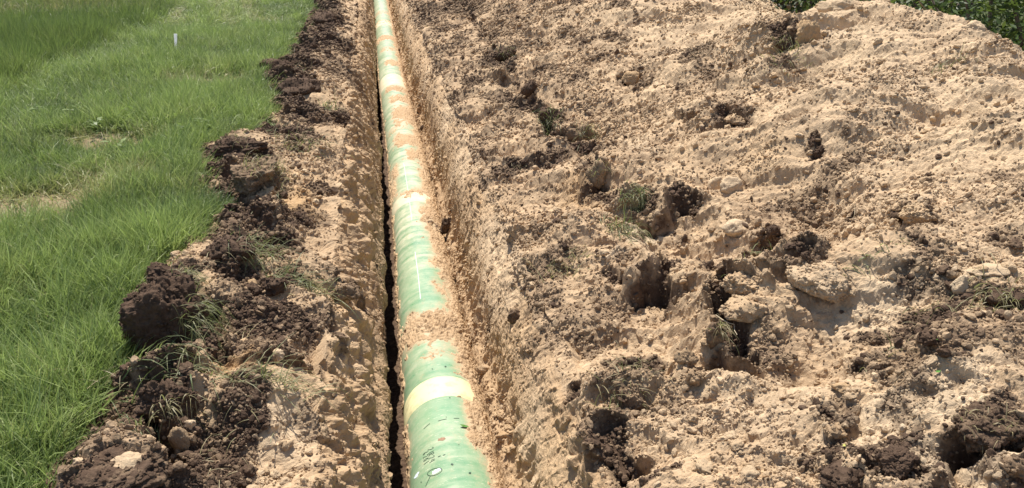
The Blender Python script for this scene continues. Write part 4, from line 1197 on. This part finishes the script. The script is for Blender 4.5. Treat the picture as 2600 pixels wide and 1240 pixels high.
lump(2225, 870, 34, 34, DKM, 'dark clod at the left end of the blackish soil patch', 'dirt_clod', 'clod', 76, 4, .8)
lump(748, 72, 26, 16, PL, 'cream coloured stone lying in the far grass by the bank', 'stone', 'stone', 77, 3, .8, None, (0, 0), .0, fine=.03)
lump(1310, 805, 30, 34, (.7, .1, 0, .3), 'pointed dark stone on the smooth right trench shoulder', 'stone', 'stone', 78, 3, .8, planes=7)

# ------------------------------------------------------------------ green tufts left on the banks
def bank_tuft(px, py, n_, spread, ln, lean, straw_, label, group=None, width=.0045, name='grass_tuft'):
    P, t = hit(px, py)
    base = rng.normal(0, 1, (n_, 3)) * np.array([spread[0], spread[1], 0])
    base[:, 2] = [ground_z(P[0] + b[0], P[1] + b[1]) - P[2] for b in base]
    base[:, 2] = np.clip(base[:, 2], -.12, .12)
    d = np.array([lean[0], lean[1], lean[2]]) + rng.normal(0, .42, (n_, 3))
    d[:, 2] = np.maximum(d[:, 2], .02)
    d /= np.linalg.norm(d, axis=1, keepdims=True)
    me = blades_mesh(name, M_SODGRASS, base, d, ln * rng.uniform(.5, 1.2, n_), (width + .0002 * t) * rng.uniform(.6, 1.3, n_), rng.uniform(.2, .75, n_), nseg=4)
    o = link(name, me, label=label, cat='grass tuft', group=group, loc=P)
    o['tone'] = (.55, straw_, 0, 1)
    return o
bank_tuft(640, 650, 150, (.08, .09), .22, (.4, -.3, .5), .3, 'green and straw tuft leaning over dark soil, middle of left bank')
bank_tuft(740, 715, 110, (.09, .05), .22, (.7, .1, .35), .25, 'flattened green tuft on orange soil beside the tan bank edge')
bank_tuft(700, 500, 90, (.03, .16), .20, (.3, -.5, .4), .4, 'grass strip hanging in the crack beside the straw mound')
bank_tuft(545, 545, 130, (.09, .06), .18, (.6, -.2, .5), .1, 'bright green tuft at the meadow edge under the pebbly mound')
bank_tuft(640, 955, 110, (.13, .03), .22, (.6, .1, .3), .4, 'sparse green and brown grass above the tan bank slope')
bank_tuft(830, 275, 60, (.08, .1), .2, (.2, -.4, .5), .05, 'small vivid green tuft alone on the far left bank')
bank_tuft(760, 370, 110, (.14, .14), .2, (.4, -.2, .4), .45, 'thin yellow green grass on the bank above the straw mound')
bank_tuft(690, 245, 90, (.1, .25), .22, (.5, -.2, .5), .2, 'green tuft at the meadow edge behind the dark far clump')
bank_tuft(340, 985, 150, (.1, .06), .2, (.8, 0, .3), .02, 'bright green grass combed flat over the bank edge, lower left')
bank_tuft(355, 1085, 34, (.03, .07), .10, (.3, -.5, .5), .15, 'grey green tuft standing at the crack, lower left')
bank_tuft(490, 930, 70, (.05, .05), .13, (.3, -.6, .1), .35, 'hanging grass at the foot of the big sod slab')
bank_tuft(1390, 330, 70, (.05, .1), .2, (-.1, -.5, .5), .25, 'green grass in the top of the crack on the spoil')
bank_tuft(1580, 575, 90, (.06, .05), .16, (.3, -.5, .4), .15, 'green grass at the foot of the standing turf slab')
bank_tuft(1910, 655, 70, (.08, .03), .13, (.3, -.1, .4), .2, 'green tuft half buried left of the smooth pale dome')
bank_tuft(2190, 655, 45, (.10, .015), .12, (.6, 0, .2), .15, 'flat green wisp lying behind the smooth pale dome')
bank_tuft(2000, 140, 60, (.1, .08), .16, (-.2, -.4, .5), .45, 'dull tuft under the dark sod by the orange boulder')
bank_tuft(2420, 170, 40, (.1, .05), .14, (.2, 0, .5), .4, 'faint dry tuft high on the open slope, right')
bank_tuft(1420, 690, 70, (.09, .06), .14, (.2, -.1, .5), .65, 'greyish dry tuft on the smooth trench shoulder')
bank_tuft(2500, 760, 90, (.12, .08), .15, (.2, 0, .4), .6, 'dry grass strewn over the dark soil at the right edge')
bank_tuft(2260, 900, 50, (.08, .03), .12, (.5, 0, .3), .8, 'yellow straw wisp on the blackish soil patch, right')
bank_tuft(1590, 985, 60, (.07, .04), .11, (.2, -.1, .4), .7, 'dry roots below the dark rounded sod on the shoulder')
bank_tuft(120, 625, 90, (.09, .05), .16, (.2, 0, .6), .95, 'tuft of dead brown grass standing out in the green meadow')
for k in range(46):
    j = pick(1, GROW * vis * np.clip(TOPSOIL_SHADE - .25, 0, 1) * ((T > 3) & (T < 7.5) | (T > 25)) / np.maximum(zcs, 3))[0]
    P = np.array([TX.ravel()[j], TY.ravel()[j], TZ.ravel()[j]])
    base = rng.normal(0, 1, (14, 3)) * np.array([.06, .06, .004])
    d = rng.normal(0, 1, (14, 3)); d[:, 2] = np.abs(d[:, 2]) * .25 + .06
    d /= np.linalg.norm(d, axis=1, keepdims=True)
    me = blades_mesh('straw_wisp', M_SODGRASS, base, d, rng.uniform(.06, .16, 14), np.full(14, .0032), rng.uniform(.1, .5, 14), nseg=4)
    o = link('straw_wisp', me, label='thin wisp of dead grass stalks lying on dark soil', cat='straw', group='dead grass wisps on the dark soil', loc=P)
    o['tone'] = (.5, random.uniform(.45, 1), 0, 1)

# twigs and loose leaves
def twig(px, py, pts, r, label):
    P, t = hit(px, py)
    V, Fc = [], []
    pts = [np.array(q, float) for q in pts]
    for k, q in enumerate(pts):
        rr = r * (1 - .6 * k / (len(pts) - 1))
        for m in range(6):
            a = m / 6 * 6.283
            V.append(q + np.array([math.cos(a) * rr, 0.35 * math.cos(a) * rr, math.sin(a) * rr]))
        if k:
            for m in range(6):
                i = 6 * (k - 1)
                Fc.append([i + m, i + (m + 1) % 6, i + 6 + (m + 1) % 6, i + 6 + m])
    return link('root_twig', mesh_np('root_twig', np.array(V), np.array(Fc), M_TWIG, True), label=label, cat='twig', loc=P + np.array([0, 0, .012]))
twig(1815, 820, [(0, 0, .03), (.02, -.03, .02), (.04, -.07, .02), (.05, -.1, .03), (.035, -.14, .02), (.03, -.18, .02)], .004, 'pale bent root dangling in the deep black hollow')
twig(2170, 560, [(-.05, -.05, 0), (-.02, -.02, .03), (.0, .02, .06), (.02, .05, .07)], .004, 'dry twig leaning on the small dark clod by the white stone')
twig(2525, 700, [(0, 0, .0), (.002, .0, .05), (.004, .005, .12)], .003, 'thin pale stalk standing upright near the right edge')
twig(2300, 965, [(-.08, -.03, 0), (-.02, 0, .02), (.05, .03, .03), (.1, .04, .02)], .004, 'dry twig lying on the brown patch, lower right')
def leaf(name, P, size, rot, material, label):
    V = np.array([(-1, 0, .06), (-.45, .3, .02), (.2, .36, .03), (1, 0, .1), (.2, -.36, .05), (-.45, -.3, .0), (0, 0, -.06)]) * size
    Fc = np.array([(6, 1, 0), (6, 2, 1), (6, 3, 2), (6, 4, 3), (6, 5, 4), (6, 0, 5)])
    o = link(name, mesh_np(name, V, Fc, material), label=label, cat='leaf', loc=P)
    o.rotation_euler = rot
    return o
q = pix_on_pipe(1178, 1085)
leaf('fallen_leaf', on_pipe(*q, .008) + OFF, .032, (0, .5, .2), M_GLEAF, 'green leaf lying on top of the near green pipe')
for px, py, mt_, lab in ((2145, 1137, M_YLEAF, 'yellow leaf on the pale dirt, lower right'), (2382, 868, M_GLEAF, 'upper of two green leaf scraps on the blackish soil'), (2380, 950, M_GLEAF, 'lower of two green leaf scraps on the blackish soil')):
    P, t = hit(px, py)
    leaf('fallen_leaf', P + np.array([0, 0, .012]), .016, (.2, .1, .3), mt_, lab)

# ------------------------------------------------------------------ survey stake
P = atz(447, 142, .03)
bm = bmesh.new()
bmesh.ops.create_cube(bm, size=1)
bmesh.ops.scale(bm, vec=(.045, .02, .42), verts=bm.verts)
bmesh.ops.translate(bm, vec=(0, 0, .12), verts=bm.verts)
bmesh.ops.bevel(bm, geom=bm.edges, offset=.003, segments=1, affect='EDGES')
for v in bm.verts:
    if v.co.z < 0:
        v.co.x *= .4
me = bpy.data.meshes.new('survey_stake'); bm.to_mesh(me); bm.free(); me.materials.append(M_STAKE)
stk = link('survey_stake', me, label='white wooden survey stake standing in the green meadow', cat='stake', loc=P)
stk.rotation_euler = (-.6, .06, .1)

# ------------------------------------------------------------------ bushes beyond the heap
def bush(name, loc, rad, hgt, nleaf, lsize, label, tone_=.5, seed=0):
    r_ = np.random.default_rng(seed)
    root = link(name, None, label=label, cat='bush', loc=loc)
    V, Fc = [], []
    tips = []
    for b in range(7):
        a = r_.uniform(0, 6.28); k = r_.uniform(.35, .9)
        p0 = np.array([0, 0, -.1]); p2 = np.array([math.cos(a) * rad * k, math.sin(a) * rad * k, hgt * r_.uniform(.55, .95)])
        p1 = (p0 + p2) / 2 + np.array([0, 0, hgt * .15])
        tips.append((p0, p1, p2))
        i0 = len(V)
        for q in range(6):
            t = q / 5
            c = (1 - t) ** 2 * p0 + 2 * t * (1 - t) * p1 + t * t * p2
            rr = .035 * (1 - .8 * t)
            for m in range(6):
                V.append(c + rr * np.array([math.cos(m * 1.047), math.sin(m * 1.047), 0]))
            if q:
                for m in range(6):
                    j = i0 + 6 * (q - 1)
                    Fc.append([j + m, j + (m + 1) % 6, j + 6 + (m + 1) % 6, j + 6 + m])
    link('stem', mesh_np('stem', np.array(V), np.array(Fc), M_BARK, True), parent=root)
    nc = 46
    cc = r_.normal(size=(nc, 3)); cc /= np.linalg.norm(cc, axis=1, keepdims=True)
    cc = cc * r_.uniform(.45, 1, (nc, 1)) * np.array([rad, rad, hgt * .55]) + np.array([0, 0, hgt * .52])
    cs = r_.uniform(.16, .34, nc) * rad
    wi = r_.integers(0, nc, nleaf)
    pos = cc[wi] + r_.normal(0, 1, (nleaf, 3)) * cs[wi][:, None] * np.array([1, 1, .7])
    pos[:, 2] = np.maximum(pos[:, 2], .03)
    nrm = r_.normal(0, .7, (nleaf, 3)) + np.array([0, 0, .9]); nrm /= np.linalg.norm(nrm, axis=1, keepdims=True)
    tan = np.cross(nrm, r_.normal(size=(nleaf, 3))); tan /= np.linalg.norm(tan, axis=1, keepdims=True)
    bit = np.cross(nrm, tan)
    L = lsize * r_.uniform(.6, 1.3, nleaf)[:, None]
    Vl = np.stack([pos - tan * L, pos + bit * L * .42 - nrm * L * .1, pos + tan * L - nrm * L * .25, pos - bit * L * .42 - nrm * L * .1], 1).reshape(-1, 3)
    q = np.arange(nleaf)[:, None] * 4
    Fl = np.concatenate([np.concatenate([q, q + 1, q + 2], 1), np.concatenate([q, q + 2, q + 3], 1)])
    me = mesh_np('foliage', Vl, Fl, M_LEAF, False)
    set_attr(me, 'blade', 'FLOAT', np.repeat(r_.random(nleaf), 4))
    f = link('foliage', me, parent=root)
    f['tone'] = (tone_, 0, 0, 1)  # lower tone paints shade into this bush's leaf colour, higher paints sunlit leaves
    return root
# the near row, seen over the right end of the ridge
def beyond(px, py, dist, z=-.05):
    d = ray(px, py)
    p = CAM + d * dist / np.linalg.norm(d[:2])
    return (p[0], p[1], z)
bush('leafy_bush', beyond(2545, 60, 9.2), 1.15, 2.0, 5200, .042, 'bright green leafy bush at the top right corner beyond the ridge', .9, 1)
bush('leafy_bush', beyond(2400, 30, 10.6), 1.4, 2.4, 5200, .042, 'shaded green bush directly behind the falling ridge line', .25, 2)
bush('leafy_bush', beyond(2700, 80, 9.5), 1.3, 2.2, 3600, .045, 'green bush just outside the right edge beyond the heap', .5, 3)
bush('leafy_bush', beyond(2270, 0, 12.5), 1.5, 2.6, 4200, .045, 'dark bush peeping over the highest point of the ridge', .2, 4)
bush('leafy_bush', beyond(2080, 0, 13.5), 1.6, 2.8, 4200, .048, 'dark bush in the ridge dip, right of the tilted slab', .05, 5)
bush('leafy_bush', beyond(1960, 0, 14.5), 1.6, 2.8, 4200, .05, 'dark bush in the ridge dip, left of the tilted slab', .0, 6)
def tree(loc, hgt, rad, label, seed):
    r_ = np.random.default_rng(seed)
    root = link('broadleaf_tree', None, label=label, cat='tree', loc=loc)
    V, Fc = [], []
    def limb(p0, p2, r0, r1, bend):
        i0 = len(V)
        for q in range(8):
            t = q / 7
            c = p0 * (1 - t) + p2 * t + bend * math.sin(t * 3.14)
            rr = r0 + (r1 - r0) * t
            for m in range(8):
                V.append(c + rr * np.array([math.cos(m * .785), math.sin(m * .785), 0]))
            if q:
                for m in range(8):
                    j = i0 + 8 * (q - 1)
                    Fc.append([j + m, j + (m + 1) % 8, j + 8 + (m + 1) % 8, j + 8 + m])
    top = np.array([r_.normal(0, .2), r_.normal(0, .2), hgt * .75])
    limb(np.array([0, 0, -.2]), top, .16, .05, np.array([.1, .05, 0]))
    for b in range(7):
        a = b * .9 + r_.uniform(-.2, .2)
        s0 = top * r_.uniform(.3, .8)
        limb(s0, s0 + np.array([math.cos(a) * rad * .8, math.sin(a) * rad * .8, r_.uniform(.3, 1.4)]), .06, .015, np.array([0, 0, .15]))
    link('trunk', mesh_np('trunk', np.array(V), np.array(Fc), M_BARK, True), parent=root)
    nc, nleaf = 60, 6000
    cc = r_.normal(size=(nc, 3)); cc /= np.linalg.norm(cc, axis=1, keepdims=True)
    cc = cc * r_.uniform(.5, 1, (nc, 1)) * np.array([rad, rad, hgt * .42]) + np.array([0, 0, hgt * .6])
    wi = r_.integers(0, nc, nleaf)
    pos = cc[wi] + r_.normal(0, .24, (nleaf, 3)) * rad * .7
    nrm = r_.normal(0, .7, (nleaf, 3)) + np.array([0, 0, .9]); nrm /= np.linalg.norm(nrm, axis=1, keepdims=True)
    tan = np.cross(nrm, r_.normal(size=(nleaf, 3))); tan /= np.linalg.norm(tan, axis=1, keepdims=True)
    bit = np.cross(nrm, tan)
    L = .075 * r_.uniform(.6, 1.3, nleaf)[:, None]
    Vl = np.stack([pos - tan * L, pos + bit * L * .45, pos + tan * L - nrm * L * .25, pos - bit * L * .45], 1).reshape(-1, 3)
    me = mesh_np('crown', Vl, np.arange(nleaf * 4).reshape(-1, 4), M_LEAF, False)
    set_attr(me, 'blade', 'FLOAT', np.repeat(r_.random(nleaf), 4))
    f = link('crown', me, parent=root)
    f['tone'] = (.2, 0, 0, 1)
    return root
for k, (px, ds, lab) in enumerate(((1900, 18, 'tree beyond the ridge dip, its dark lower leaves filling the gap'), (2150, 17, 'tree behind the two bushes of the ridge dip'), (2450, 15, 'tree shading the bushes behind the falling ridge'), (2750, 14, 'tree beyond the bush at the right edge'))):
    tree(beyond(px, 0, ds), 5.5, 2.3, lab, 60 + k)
